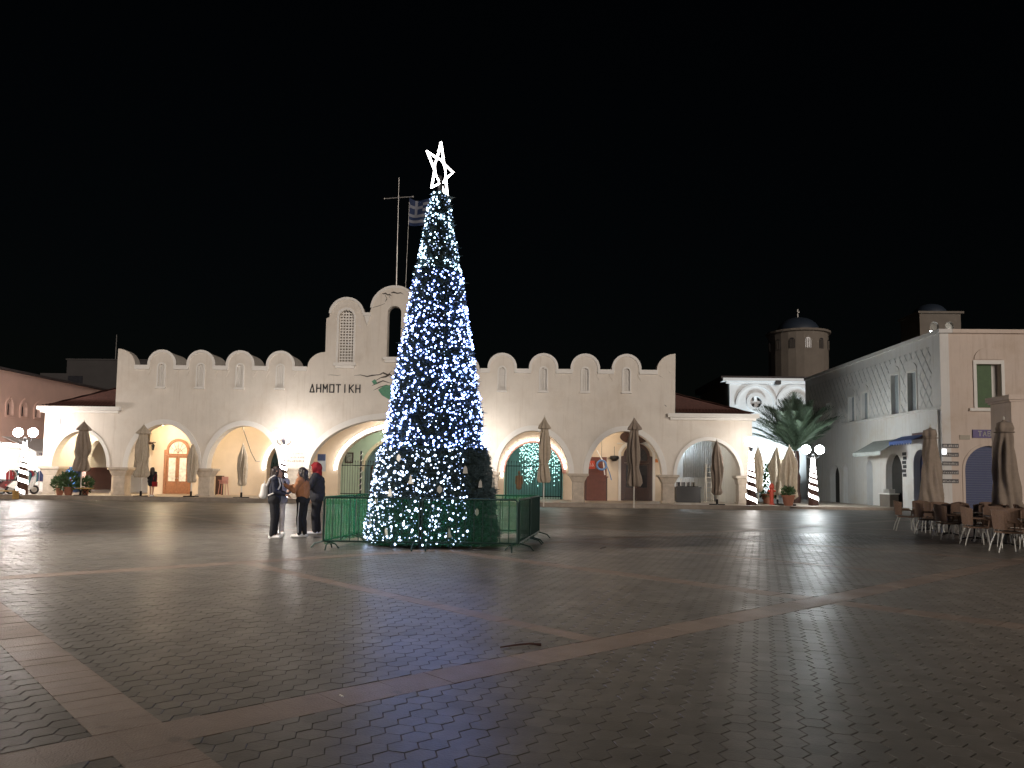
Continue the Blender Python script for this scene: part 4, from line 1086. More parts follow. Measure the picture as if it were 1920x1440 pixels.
# 1 woman with the white backpack
p1, P1, k1 = person('person with dark hair, dark jacket and leggings wearing a pale backpack', at_g(512, 1009), radians(8), 1.68,
   pose(lean=.02, stance=.36, armL=((.02,.06,-.27),(.22,.02,-.36)), armR=((.03,-.06,-.27),(.24,-.02,-.34)), look=.1), [('jacket', NAVYC, .0), ('trousers', BLACKC, .012), ('shoe', WHITES, 0)], (HAIRB, LONG))
bp = thing('backpack', 'small white backpack on the back of the person in dark leggings', 'backpack', (p1.location.x, p1.location.y, 0), p1.rotation_euler.z)
g = MB(); 
for s in (-1, 1): caps(g, (-.25, s*.075, 1.00), (-.23, s*.06, 1.22), .085, .075)
caps(g, (-.30, -.06, 1.0), (-.30, .06, 1.0), .055, .055)
o = link('bag', remesh(g, .013, 2), bp); o.data.materials.append(mat('white_leather', (.62,.60,.58), .5, var=.06))
for s in (-1, 1):
    MB().tube([(-.17,s*.10,1.22),(-.10,s*.12,1.40),(.0,s*.13,1.475),(.11,s*.13,1.40),(.15,s*.13,1.25),(.08,s*.165,1.10),(-.12,s*.15,1.0)], .020, 6).build('strap', MATS['white_leather'], bp)
MB().tube([(-.24,-.03,1.29),(-.24,0,1.34),(-.24,.03,1.29)], .012, 6).build('top_loop', MATS['white_leather'], bp)
# 2 person in pale clothes behind her
person('person in pale grey top and light trousers standing behind the backpack wearer', at_g(520, 1003), radians(-62), 1.62,
   pose(stance=.2, armL=((.05,.06,-.26),(.27,.02,-.24)), armR=((.05,-.06,-.26),(.25,.03,-.28)), look=-.3), [('jacket', GREYC, .012), ('trousers', LIGHTC, .008), ('shoe', WHITES, 0)], (HAIRD, LONG))
# 3 person in the tan jacket with a phone
def stripe(body, P_, k, f, sx):
    for s, sg in (('L', 1), ('R', -1)):
        y = .112*sg*k
        MB().tube([P_['hip'+s]+Vector((0,.118*sg*k,0)), P_['kn'+s]+Vector((0,.084*sg*k,0)), P_['an'+s]+Vector((0,.066*sg*k,.04))], .010, 5).build('side_stripe', WHITES, body)
p3, P3, k3 = person('person in tan brown jacket and striped black leggings holding up a phone', at_g(566, 1008), radians(172), 1.66,
   pose(lean=.03, stance=.10, stride=.05, armL=((.10,.07,-.24),(.33,.02,-.12)), armR=((.10,-.05,-.24),(.31,.04,-.14)), nod=-.22), [('crop_jacket', TANC, .02), ('trousers', BLACKC, .006), ('shoe', WHITES, 0)], (HAIRD, LONG), stripe)
ph = MB().cbox((0,0,0), (.012,.072,.145), Matrix.Rotation(.35, 3, 'Y')).build('phone', BLACKP); 
wp = Matrix.Rotation(p3.rotation_euler.z, 3, 'Z') @ ((P3['wrL']+P3['wrR'])/2 + Vector((.11,0,.05)))
ph.location = Vector(p3.location) + wp; ph.rotation_euler = (0, 0, p3.rotation_euler.z); tag(ph, 'dark phone held by the person in the tan jacket', 'phone')
# 4 person with red hood
def hood(body, P_, k, f, sx):
    g = MB(); hd = P_['head']; g.ball(hd - f*.015*k + Vector((0,0,.018*k)), .135*k, 16, 12, (1.05,.95,1.15))
    caps(g, hd - f*.05*k - Vector((0,0,.08*k)), P_['neck'] - f*.03*k, .11*k, .105*k)
    o = link('hood', remesh(g, .013*k, 2), body); o.data.materials.append(REDC); crumple(o.data, .018*k, 12, 9)
    bm = bmesh.new(); bm.from_mesh(o.data)
    kill = [v for v in bm.verts if (v.co - hd).dot(f) > .072*k and v.co.z - hd.z < .075*k]
    bmesh.ops.delete(bm, geom=kill, context='VERTS'); bm.to_mesh(o.data); bm.free()
    MB().cbox(P_['chest'] + f*.185*k + sx*(-.05)*k + Vector((0,0,.02)), (.03,.10,.08), Matrix.Rotation(atan2(f.y, f.x), 3, 'Z')).build('pouch', mat('orange_pouch', (.55,.26,.06), .7), body)
person('person in a red hood, dark jacket and black trousers beside the barrier', at_g(593, 1002), radians(188), 1.78,
   pose(lean=.04, stance=.20, stride=.03, armL=((.12,.06,-.24),(.26,.0,-.02)), armR=((.03,-.07,-.28),(.12,-.05,-.52)), nod=-.2), [('jacket', DARKJ, .035), ('trousers', BLACKC, .016), ('shoe', WHITES, 0)], None, hood)
# 5 person by the arcade
q = PY(284, 925, 42.6)
person('person in short dark dress standing by the closed umbrella near the brown door', (q.x, q.y, ZP), radians(100), 1.62,
   pose(stance=.16, stride=.08), [('dress', BLACKC, .01), ('shoe', WHITES, 0)], (HAIRB, LONG), group='person under the arcade')
sb = thing('shoulder_bag', 'small red bag hanging at the side of the person in the dark dress', 'bag', (q.x+.22, q.y-.12, ZP+.55))
MB().box((-.13,-.06,0),(.13,.06,.28)).build('bag_body', REDC, sb); MB().tube([(-.1,0,.28),(-.06,0,.55),(.02,.05,.72),(.1,0,.28)], .012, 5).build('bag_strap', REDC, sb)

# ================================================================ CLOSED UMBRELLAS
def umbrella(loc, top, body0, label, m, seed=0, rad=.24, lean=0.0, kind=0, foot=True):
    """top = height of the tip, body0 = height of the hem above loc"""
    t = thing('closed_umbrella', label, 'umbrella', loc, seed*1.3, 'closed cafe umbrellas around the square')
    rn = random.Random(seed); H_ = top; L = H_ - body0
    MB().tube([(0,0,0.02),(0,0,H_-.1)], .033, 10).build('pole', POLEW, t)
    nf = 8
    pr = [(.02, H_), (.05, H_-.02*L)]
    if kind == 0:      # vented top tier standing over a tied body
        pr += [(rad*.95, H_-.15*L), (rad*1.0, H_-.175*L), (rad*.55, H_-.19*L), (rad*.62, H_-.26*L), (rad*.80, H_-.45*L), (rad*.85, H_-.60*L), (rad*.62, H_-.72*L), (rad*.80, H_-.84*L), (rad*.95, H_-.95*L), (rad*.75, body0)]
    elif kind == 1:    # spindle
        pr += [(rad*.50, H_-.12*L), (rad*.80, H_-.30*L), (rad*.95, H_-.50*L), (rad*.85, H_-.70*L), (rad*.70, H_-.85*L), (rad*.85, H_-.95*L), (rad*.55, body0)]
    else:              # broad cone with a round head
        pr += [(rad*.62, H_-.04*L), (rad*.72, H_-.10*L), (rad*.60, H_-.14*L), (rad*.72, H_-.3*L), (rad*.88, H_-.55*L), (rad*1.0, H_-.8*L), (rad*1.15, H_-.95*L), (rad*1.0, body0)]
    pr2 = []
    for (r0, z0), (r1, z1) in zip(pr, pr[1:]):
        for i in range(3): pr2.append((r0+(r1-r0)*i/3, z0+(z1-z0)*i/3))
    pr2.append(pr[-1]); pr2 = pr2[::-1]
    ph_ = [rn.uniform(-.25,.25) for _ in range(nf)]
    amp = [rn.uniform(.16,.48)*(.42 if kind == 2 else 1) for _ in range(nf)]
    def mod(r, z, q):
        s_ = (H_-z)/L; kq = int((q/(2*pi))*nf) % nf
        tw_ = q + .5*s_*sin(seed+1) + .25*sin(s_*5+seed)
        return r*(1 + amp[kq]*min(1, s_*3)*cos(nf*tw_) + .13*sin(3*tw_+s_*7+seed) + .06*sin(5*tw_-s_*17+2*seed))
    MB().lathe(pr2, (0,0,0), 72, mod=mod).build('canopy', m, t, smooth=True)
    zs = H_-.72*L if kind != 2 else H_-.14*L
    MB().tube([(rad*.80*cos(2*pi*k/20), rad*.80*sin(2*pi*k/20), zs) for k in range(20)], .016, 5, closed=True).build('strap', m, t)
    MB().lathe([(.0,H_-.02),(.03,H_-.01),(.03,H_+.05),(.012,H_+.09)], (0,0,0), 8).build('finial', POLEW, t)
    if foot:
        MB().box((-.42,-.05,0),(.42,.05,.06)).build('base_arm', IRON, t); MB().box((-.05,-.42,.001),(.05,.42,.061)).build('base_arm', IRON, t)
        MB().lathe([(.06,.06),(.06,.3),(.036,.32)], (0,0,0), 10).build('sleeve', IRON, t)
    return t
def umb(px, pytop, pyhem, Y, z, label, m, **kw):
    a = PY(px, pytop, Y); b_ = PY(px, pyhem, Y)
    return umbrella((a.x, Y, z), a.z - z, b_.z - z, label, m, **kw)
umb(158, 790, 884, 41.9, ZP, 'closed grey-beige umbrella before the left wing arch with potted plants', CANVASD, seed=1, rad=.36, kind=0)
umb(270, 796, 895, 41.9, ZP, 'closed pale umbrella beside the person in the dark dress', CANVAS, seed=2, rad=.33, kind=0)
umb(362, 832, 905, 43.0, ZP, 'closed cream umbrella against the pier right of the brown door', CANVAS, seed=3, rad=.26, kind=1)
umb(456, 834, 911, 42.1, ZP, 'closed thin beige umbrella under the arch with the drooping cable', CANVAS, seed=4, rad=.25, kind=1)
umb(1021, 782, 905, 40.75, 0, 'closed beige umbrella before the pinkish passage arch', CANVAS, seed=5, rad=.31, kind=0, foot=False)
umb(1189, 783, 912, 40.75, 0, 'closed taupe umbrella before the dark arched door', CANVASD, seed=6, rad=.33, kind=0, foot=False)
umb(1344, 826, 928, 42.3, ZP, 'closed brown umbrella inside the right wing arch', CANVASD, seed=7, rad=.30, kind=1)
umb(1421, 838, 922, 46.2, .13 if False else 0, 'closed slim pale umbrella just right of the corner lamp post', CANVAS, seed=8, rad=.27, kind=1)
umb(1457, 838, 928, 46.6, .13, 'closed beige umbrella behind the red hydrant', CANVAS, seed=9, rad=.40, kind=1)
umb(1480, 836, 936, 45.2, .13, 'closed tan umbrella above the flower pot', CANVAS, seed=10, rad=.38, kind=1)
umb(1744, 801, 948, 27.5, 0, 'closed taupe umbrella among the chairs beside the row of name plates', CANVASD, seed=11, rad=.31, kind=2)
umb(1882, 786, 962, 23.5, 0, 'closed taupe umbrella among the chairs before the blue arched door', CANVASD, seed=12, rad=.33, kind=2)
# ================================================================ RIGHT BUILDING (corner block)
RX, RY0, RY1, RZ = 21.0, 40.0, 59.7, 9.3
RW = mat('grey_white_plaster', (0.72, 0.70, 0.67), .85, var=.06, scale=1.0, bump=.25, bscale=14, dirt=(.58,.51,.43), dscale=.5, streak=(.5,.44,.37))
RF = mat('rose_plaster', (0.66, 0.55, 0.47), .85, var=.06, scale=1.0, bump=.25, bscale=14, dirt=(.50,.39,.30), dscale=.5, streak=(.46,.35,.27))
rb = thing('corner_building', 'two-storey plastered corner building with diamond relief and blue arched doors', 'building', (RX, RY0, 0))
RL = Vector((RX, RY0, 0))
class RB(MB):
    def build(s, name, mats, parent=None, smooth=False):
        s.v = [(p[0]-RL.x, p[1]-RL.y, p[2]-RL.z) for p in s.v]
        return MB.build(s, name, mats, parent or rb, smooth)
side = lambda u, w_, d_: (RX + d_, u, w_)        # side wall: u runs back along Y
front = lambda u, w_, d_: (u, RY0 + d_, w_)
def ay(px, py): q = PXW(px, py, RX); return q.y, q.z
def rect_side(px0, px1, pyt, pyb):
    y0 = PXW(px1, (pyt+pyb)/2, RX).y; y1 = PXW(px0, (pyt+pyb)/2, RX).y
    pm = (px0+px1)/2
    return y0, y1, PXW(pm, pyb, RX).z, PXW(pm, pyt, RX).z
swin = [rect_side(1672,1686,702,778), rect_side(1703,1719,697,771), rect_side(1616,1628,736,788), rect_side(1592,1603,744,791), rect_side(1551,1558,755,795)]
def arch_loop(u0, u1, z0, z1, n=12):
    c = (u0+u1)/2; r = (u1-u0)/2
    return [(u0, z0), (u1, z0), (u1, z1-r)] + arc(c, z1-r, r, r, 0, 180, n)[1:-1] + [(u0, z1-r)]
sdoor = [(*rect_side(1661,1692,846,945)[:2], 3.25, 'dark'), (*rect_side(1713,1741,838,950)[:2], 3.35, 'blue'), (*rect_side(1625,1636,862,940)[:2], 2.9, 'pale'), (*rect_side(1557,1574,866,938)[:2], 2.7, 'dark'), (*rect_side(1581,1590,862,938)[:2], 2.75, 'pale')]
outl = [(RY0, -.02), (RY1, -.02), (RY1, RZ), (RY0, RZ)]
hl = [[(a,c),(b,c),(b,d_),(a,d_)] for a, b, c, d_ in swin] + [arch_loop(a, b, .05, z) for a, b, z, _ in sdoor]
RB().poly(outl, hl, 0, .45, fr=side).build('side_wall', RW)
for a, b, c, d_ in swin:
    wf = RB().poly([(a-.09,c),(a-.09,d_+.09),(b+.09,d_+.09),(b+.09,c),(b,c),(b,d_),(a,d_),(a,c)], (), -.05, -.002, fr=side).build('window_frame', TRIM)
    RB().box((RX+.20, a, c), (RX+.26, b, d_)).build('window_shutter', mat('grey_shutter', (.30,.33,.34), .6), wf)
    RB().box((RX-.06, a-.10, c-.10), (RX-.002, b+.10, c-.005)).build('window_sill', TRIM, wf)
    RB().poly(arc((a+b)/2, d_+.12, (b-a)/2+.08, .38, 0, 180, 12), (), -.04, -.002, fr=side).build('window_lunette', RW, wf)
for a, b, z, kd in sdoor:
    m = {'dark': DARK, 'blue': BLUEDOOR, 'pale': mat('pale_blue_door', (.38,.44,.54), .6)}[kd]
    dr_ = RB().box((RX+.36, a-.05, .0), (RX+.42, b+.05, z)).build('door', m)  # dark kind is a flat sheet, the opening's shade put into its colour
    if kd != 'dark': RB().box((RX+.33, a+.1, 1.0), (RX+.36, a+.16, 1.15)).build('door_handle', STEEL, dr_)
    else: RB().box((RX+.43, a-.4, .0), (RX+.44, b+.4, z+.3)).build('dark_sheet', DARK, dr_)
# string course and parapet moulding
zc = PXW(1700, 774, RX).z
RB().box((RX-.10, RY0-.10, zc-.12), (RX-.002, RY1-7.0, zc+.04)).build('string_course', RW)
RB().box((RX-.10, RY0-.14, RZ+.002), (RX+.6, RY1, RZ+.20)).build('parapet_cap', RW)
# diamond relief of proud plaster ribs on the upper storey
z0, z1, y0, y1 = zc+.10, RZ-.55, RY0+.9, RY1-.4
import itertools
def rib_ok(ya, za, yb, zb):
    for a, b, c, d_ in swin:
        for t_ in (0, .25, .5, .75, 1):
            y_ = ya+(yb-ya)*t_; z_ = za+(zb-za)*t_
            if a-.2 < y_ < b+.2 and c-.2 < z_ < d_+.55: return False
    return True
rib = mat('relief_rib', (.63,.62,.60), .85, var=.05)
sp_ = .62; nsp = int((y1-y0+z1-z0)/sp_)
for sgn in (1, -1):
    for i in range(-8, nsp+8):
        ys = y0 + i*sp_ if sgn == 1 else y0 + i*sp_
        pts = []
        # diagonal y = ys + sgn*(z-z0)*0.72 inside the panel, cut into runs by the windows
        N_ = 24; run = []
        runs = []
        for k in range(N_+1):
            z_ = z0 + (z1-z0)*k/N_; y_ = ys + sgn*(z_-z0)*.72
            ok = y0 <= y_ <= y1 and not any(a-.2 < y_ < b+.2 and c-.2 < z_ < d_+.6 for a, b, c, d_ in swin)
            if ok: run.append((y_, z_))
            elif run: runs.append(run); run = []
        if run: runs.append(run)
        for r_ in runs:
            if len(r_) < 2: continue
            (ya, za), (yb, zb) = r_[0], r_[-1]
            dl = sqrt((yb-ya)**2+(zb-za)**2); ny, nz = -(zb-za)/dl*.035, (yb-ya)/dl*.035
            RB().poly([(ya+ny, za+nz), (yb+ny, zb+nz), (yb-ny, zb-nz), (ya-ny, za-nz)], (), -.022 - .003*sgn, -.001, fr=side).build('relief_rib', rib)
# front wall (rose) with green shuttered window and blue arched door
fw = [PY(1832,765,RY0), PY(1876,683,RY0)]
fwin = [(fw[0].x, fw[0].z+.02), (fw[1].x, fw[0].z+.02), (fw[1].x, fw[1].z), (fw[0].x, fw[1].z)]
fd0, fd1 = PY(1811, 950, RY0).x, PY(1904, 950, RY0).x; fdt = PY(1858, 836, RY0).z
RB().poly([(RX+.004, -.02), (RX+16, -.02), (RX+16, RZ), (RX+.004, RZ)], [fwin, arch_loop(fd0, fd1, .05, fdt, 18)], 0.001, .45, fr=front).build('front_wall', RF)
RB().box((RX+.61, RY0-.14, RZ+.001), (RX+16, RY0+.5, RZ+.199)).build('parapet_cap', RF)
RB().box((RX+.46, RY0+.46, RZ-.25), (RX+16, RY1, RZ-.05)).build('roof', DARKROOF)
RB().box((RX+.46, RY1-.45, -.02), (RX+16, RY1, RZ-.26)).build('rear_wall', RW)
RB().box((RX+15.5, RY0+.46, -.02), (RX+16, RY1-.46, RZ-.26)).build('far_side_wall', RW)
RB().box((fw[0].x-.02, RY0+.22, fw[0].z), (fw[0].x+.72*(fw[1].x-fw[0].x), RY0+.27, fw[1].z)).build('green_shutter', mat('green_shutter', (.045,.10,.028), .6, var=.15, scale=4))
RB().box((fw[0].x-.02, RY0+.36, fw[0].z), (fw[1].x+.05, RY0+.40, fw[1].z)).build('window_backing', TRIM)
RB().poly([(fw[0].x-.16, fw[0].z), (fw[0].x-.16, fw[1].z+.20), (fw[1].x+.16, fw[1].z+.20), (fw[1].x+.16, fw[0].z), (fw[1].x, fw[0].z), (fw[1].x, fw[1].z), (fw[0].x, fw[1].z), (fw[0].x, fw[0].z)], (), -.06, -.002, fr=front).build('window_frame', TRIM)
RB().poly(arc((fw[0].x+fw[1].x)/2, fw[1].z+.24, .72, .62, 0, 180, 16), (), -.05, -.002, fr=front).build('window_lunette', RF)
zs = fw[0].z
RB().box((RX+1.4, RY0-.12, zs-.16), (RX+7, RY0-.002, zs-.02)).build('string_course', TRIM)
# roller door of blue slats
zz = .06; k = 0
while zz < fdt-.05:
    r = (fd1-fd0)/2; c = (fd0+fd1)/2; h_ = max(0, zz+.06-(fdt-r)); hw = sqrt(max(.02, r*r-h_*h_))+.05
    RB().box((c-hw, RY0+.20+.012*(k % 2), zz), (c+hw, RY0+.25, zz+.115)).build('door_slat', BLUEDOOR); zz += .12; k += 1
RB().poly([(p[0], p[1]) for p in arch_loop(fd0-.13, fd1+.13, .05, fdt+.13, 18)], [arch_loop(fd0, fd1, .04, fdt, 18)], -.03, -.002, fr=front).build('door_rim', RF)
# drain pipe on the corner, five dark name plates, shop signs
RB().tube([(RX-.06, RY0+.25, .1), (RX-.06, RY0+.25, zc-.12)], .045, 8).build('drain_pipe', STEEL)
for i in range(5):
    a = PY(1766, 832+16.5*i, RY0); b = PY(1797, 840+16.5*i, RY0)
    RB().box((a.x, RY0-.04, b.z), (b.x, RY0-.003, a.z)).build('name_plate', mat('plate_dark', (.035,.03,.03), .5))
    mb = RB(); xx = a.x+.04
    while xx < b.x-.06:
        ww = random.uniform(.02,.07); mb.box((xx, RY0-.046, b.z+.05), (xx+ww, RY0-.0405, b.z+random.uniform(.09,.16))); xx += ww+random.uniform(.02,.05)
    tag(mb.build('plate_lettering', mat('ink_pale', (.5,.48,.45), .7)), kind='stuff')
a = PY(1765, 852, RY0); b = PY(1773, 842, RY0)
RB().box((a.x, RY0-.08, a.z), (b.x, RY0-.05, b.z)).build('lit_panel', mat('lit_panel', (.9,.9,.9), .4, var=0, emit=(.9,.95,1), es=1.6))
a = PY(1823, 821, RY0); b = PY(1868, 806, RY0); PURP = mat('purple_sign', (.13,.10,.24), .6, var=.1)
RB().box((a.x, RY0-.06, a.z), (b.x+.9, RY0-.003, b.z)).build('shop_sign', PURP)
for i, ch in enumerate('ΤΑΒ/ΡΙ'):
    mb = RB(); letter(ch, Vector((a.x+.28+i*.235, RY0-.062, a.z+.10)), Vector((1,0,0)), Vector((0,0,1)), .15, .24, .04, .012+.0004*i, mb, Vector((0,-1,0))); mb.build('sign_letter', mat('ink_pale', (.5,.48,.45), .7))
a = PY(1799, 824, RY0); b = PY(1818, 816, RY0)
RB().box((a.x, RY0-.03, a.z), (b.x, RY0-.003, b.z)).build('faded_plate', mat('faded_plate', (.42,.37,.30), .7))
q0 = rect_side(1712, 1742, 811, 823)
RB().box((RX-.06, q0[0], q0[2]), (RX-.003, q0[1], q0[3])).build('brown_sign', mat('brown_sign', (.09,.035,.035), .6))
q0 = rect_side(1695, 1733, 828, 837)
BLA = mat('blue_awning', (.03,.07,.24), .7)
mb = RB(); n = 9; yy0, yy1 = q0[0]-.2, q0[1]+.2; zt_ = q0[3]+.1
mb.add([(RX-.01, yy0, zt_+.25), (RX-.01, yy1, zt_+.25), (RX-.75, yy1, zt_-.05), (RX-.75, yy0, zt_-.05), (RX-.01, yy0, zt_+.22), (RX-.01, yy1, zt_+.22), (RX-.74, yy1, zt_-.08), (RX-.74, yy0, zt_-.08)], [(0,1,2,3),(4,5,6,7),(0,1,5,4),(1,2,6,5),(3,0,4,7)])
for i in range(n):
    a_, b_ = yy0+(yy1-yy0)*i/n, yy0+(yy1-yy0)*(i+1)/n
    mb.add([(RX-.755, a_, zt_-.06), (RX-.755, b_, zt_-.06), (RX-.755, b_, zt_-.22), (RX-.755, (a_+b_)/2, zt_-.32), (RX-.755, a_, zt_-.22)], [(0,1,2,3,4)])
mb.build('blue_awning', BLA)
q0 = rect_side(1625, 1690, 816, 842)
GAW = mat('grey_awning', (.34,.36,.34), .8); yy0, yy1 = q0[0]-.2, q0[1]-1.0; zt_ = 4.05
RB().add([(RX-.01, yy0, zt_), (RX-.01, yy1, zt_), (RX-1.3, yy1, zt_-.75), (RX-1.3, yy0, zt_-.75), (RX-.01, yy0, zt_-.04), (RX-.01, yy1, zt_-.04), (RX-1.28, yy1, zt_-.79), (RX-1.28, yy0, zt_-.79), (RX-1.3, yy0, zt_-.98), (RX-1.3, yy1, zt_-.98)], [(0,1,2,3),(4,5,6,7),(3,2,9,8),(0,4,7,3),(1,5,6,2)]).build('awning', GAW)
for i in range(6):      # dark vertical sign of pictograms
    q0 = rect_side(1694, 1699, 848+8.0*i, 854+8.0*i)
    RB().box((RX-.03, q0[0]-.05*(i % 2), q0[2]), (RX-.003, q0[1]+.1*((i+1) % 2), q0[3])).build('sign_mark', LETTER)
# stall front in the dark doorway
t = thing('shop_counter', 'small pale counter standing in the dark arched shop doorway', 'counter', (RX-.5, sdoor[0][0]+.5, .0))
MB().box((0,0,0),(.5,1.3,.85)).build('counter_body', CHURCHD, t); MB().box((-.05,-.05,.85),(.55,1.35,.92)).build('counter_top', TRIM, t); MB().box((.05,.2,.92),(.4,.9,1.15)).build('display_box', STEEL, t)

# low pillar of the next property at the right edge of view
gx0 = PY(1897, 850, 27).x
t = thing('gate_pillar', 'tall plastered pillar with projecting cap beside the chairs', 'pillar', (gx0+1.2, 27.6, 0))
MB().box((-1.2+.03,-.6,-.02),(1.2,.6,4.45)).build('shaft', RF, t); MB().box((-1.3,-.7,4.45),(1.3,.7,4.62)).build('cap', RF, t); MB().box((-1.24,-.64,4.38),(1.24,.64,4.449)).build('cap_moulding', RF, t)
MB().box((-.66,-.625,2.35),(-.5,-.601,2.6)).build('small_plate', mat('grey_plate', (.42,.42,.45), .6), t)

# ================================================================ CHURCH AND BELFRY
CY = 70.0
ch = thing('church', 'white church front with two round cross windows and a dim domed drum', 'church', (21.4, CY, 0))
CL = Vector((21.4, CY, 0))
class CB(MB):
    def build(s, name, mats, parent=None, smooth=False):
        s.v = [(p[0]-CL.x, p[1]-CL.y, p[2]-CL.z) for p in s.v]
        return MB.build(s, name, mats, parent or ch, smooth)
cx0 = PY(1368, 760, CY).x; cx1 = PY(1516, 760, CY).x+3; cz = PY(1440, 716, CY).z
rw = [PY(1417, 754, CY), PY(1492, 755, CY)]
cut = [arc(p.x, p.z, .52, .52, 0, 345, 23) for p in rw]
CB().poly([(cx0,-.02),(cx1,-.02),(cx1,cz),(cx0,cz)], cut, CY, CY+.6).build('front_wall', CHURCHW)
CB().box((cx0-.7, CY-.5, cz+.002), (cx1+.5, CY+.6, cz+.28)).build('cornice', CHURCHW); CB().box((cx0-.35, CY-.25, cz-.2), (cx1+.2, CY-.002, cz)).build('cornice_bed', CHURCHW)
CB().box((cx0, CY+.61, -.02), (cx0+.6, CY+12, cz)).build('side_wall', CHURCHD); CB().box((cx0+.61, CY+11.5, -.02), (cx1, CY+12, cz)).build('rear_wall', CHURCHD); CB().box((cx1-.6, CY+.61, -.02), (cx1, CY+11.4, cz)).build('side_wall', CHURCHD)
CB().box((cx0-.6, CY+.61, cz+.003), (cx1+.4, CY+12, cz+.6)).build('roof', DARKROOF)
for p in rw:
    CB().poly(arc(p.x, p.z-.3, 1.85, 1.95, 0, 180, 26) + arc(p.x, p.z-.3, 1.65, 1.75, 180, 0, 26), (), CY-.14, CY-.002).build('blind_arch', CHURCHW)
    wr_ = CB().poly(arc(p.x, p.z, .86, .86, 0, 350, 35), [arc(p.x, p.z, .52, .52, 0, 345, 23)], CY-.12, CY-.003).build('window_ring', CHURCHW)
    CB().box((p.x-.12, CY+.1, p.z-.53), (p.x+.12, CY+.2, p.z+.53)).build('window_cross', CHURCHW, wr_); CB().box((p.x-.53, CY+.101, p.z-.12), (p.x+.53, CY+.199, p.z+.12)).build('window_cross_arm', CHURCHW, wr_)
    CB().box((p.x-.6, CY+.4, p.z-.6), (p.x+.6, CY+.45, p.z+.6)).build('window_glass', DGLASS, wr_)
a = PY(1456, 718, CY)
CB().cbox((a.x, CY-.25, a.z), (.5,.5,.35)).build('wall_fitting', IRON)
# drum and dome
DY = 77.0; dc = PY(1496.5, 660, DY); dr = (PY(1550,660,DY).x - PY(1443,660,DY).x)/2; dzt = PY(1496, 630, DY).z; dzb = cz+.3
oct_ = [(dc.x+dr*cos(pi*k/12+.13), DY+dr*sin(pi*k/12+.13)) for k in range(24)]
mb = CB(); vs = [(x, y, dzb) for x, y in oct_] + [(x, y, dzt) for x, y in oct_]
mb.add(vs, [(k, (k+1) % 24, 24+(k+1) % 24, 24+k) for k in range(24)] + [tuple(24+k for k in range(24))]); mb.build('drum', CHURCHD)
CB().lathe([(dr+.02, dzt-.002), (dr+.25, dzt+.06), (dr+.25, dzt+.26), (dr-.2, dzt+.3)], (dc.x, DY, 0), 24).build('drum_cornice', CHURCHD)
dome_r = (PY(1535,620,DY).x - PY(1458,620,DY).x)/2
CB().lathe([(dome_r*cos(pi/2*i/10), dzt+.3+1.55*sin(pi/2*i/10)) for i in range(11)], (dc.x, DY, 0), 28).build('dome', BLUEDOME, smooth=True)
tp = PY(1496, 580, DY).z
CB().tube([(dc.x, DY, dzt+1.8), (dc.x, DY, tp)], .05, 6).build('finial', TRIM); CB().box((dc.x-.05, DY-.35, tp-.42), (dc.x+.05, DY+.35, tp-.32)).build('finial_arm', TRIM)
for k in range(7):
    an = radians(-90 + (k-3)*30); mx_, my_ = dc.x+dr*cos(an), DY+dr*sin(an); tv = Vector((-sin(an), cos(an), 0)); nv = Vector((cos(an), sin(an), 0))
    zb_ = dzt-1.65
    o = CB().poly([(-.28,0),(.28,0)] + arc(0,.75,.28,.28,0,180,10), (), -.12, .035, fr=lambda u,w_,d_: (mx_+tv.x*u+nv.x*d_, my_+tv.y*u+nv.y*d_, zb_+w_)).build('drum_window', DGLASS)
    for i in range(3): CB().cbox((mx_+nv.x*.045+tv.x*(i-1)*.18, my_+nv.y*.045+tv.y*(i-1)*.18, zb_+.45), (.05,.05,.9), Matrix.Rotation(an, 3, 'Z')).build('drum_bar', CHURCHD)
# small blue side dome seen past the left corner
sd0 = PY(1362, 757, 72.5)
CB().lathe([(1.7*cos(pi/2*i/8), sd0.z-1.0+1.75*sin(pi/2*i/8)) for i in range(9)], (sd0.x+.9, 73.0, 0), 20).build('side_dome', BLUEDOME, smooth=True)
CB().lathe([(1.75,-.02),(1.75,sd0.z-1.0)], (sd0.x+.9, 73.0, 0), 20).build('apse', CHURCHW)
# floodlight at the foot of the church front
t = thing('church_floodlight', 'ground floodlight washing the white church front with cold light', 'floodlight', (20.5, CY-3.4, 0))
MB().box((-.35,-.1,.0),(.35,.1,.12)).build('stand', IRON, t); MB().cbox((0,.1,.35), (.7,.25,.5), Matrix.Rotation(-.5,3,'X')).build('housing', IRON, t)
ld = bpy.data.lights.new('church_flood','SPOT'); ld.energy = 4300; ld.color = (.82,.95,1.0); ld.spot_size = radians(130); ld.spot_blend = .8; ld.shadow_soft_size = .15
lo = bpy.data.objects.new('church_flood_beam', ld); col.objects.link(lo); lo.parent = t; lo.location = (0,.35,.75)
lo.rotation_euler = Vector((0,.62,.9)).to_track_quat('-Z','Y').to_euler()
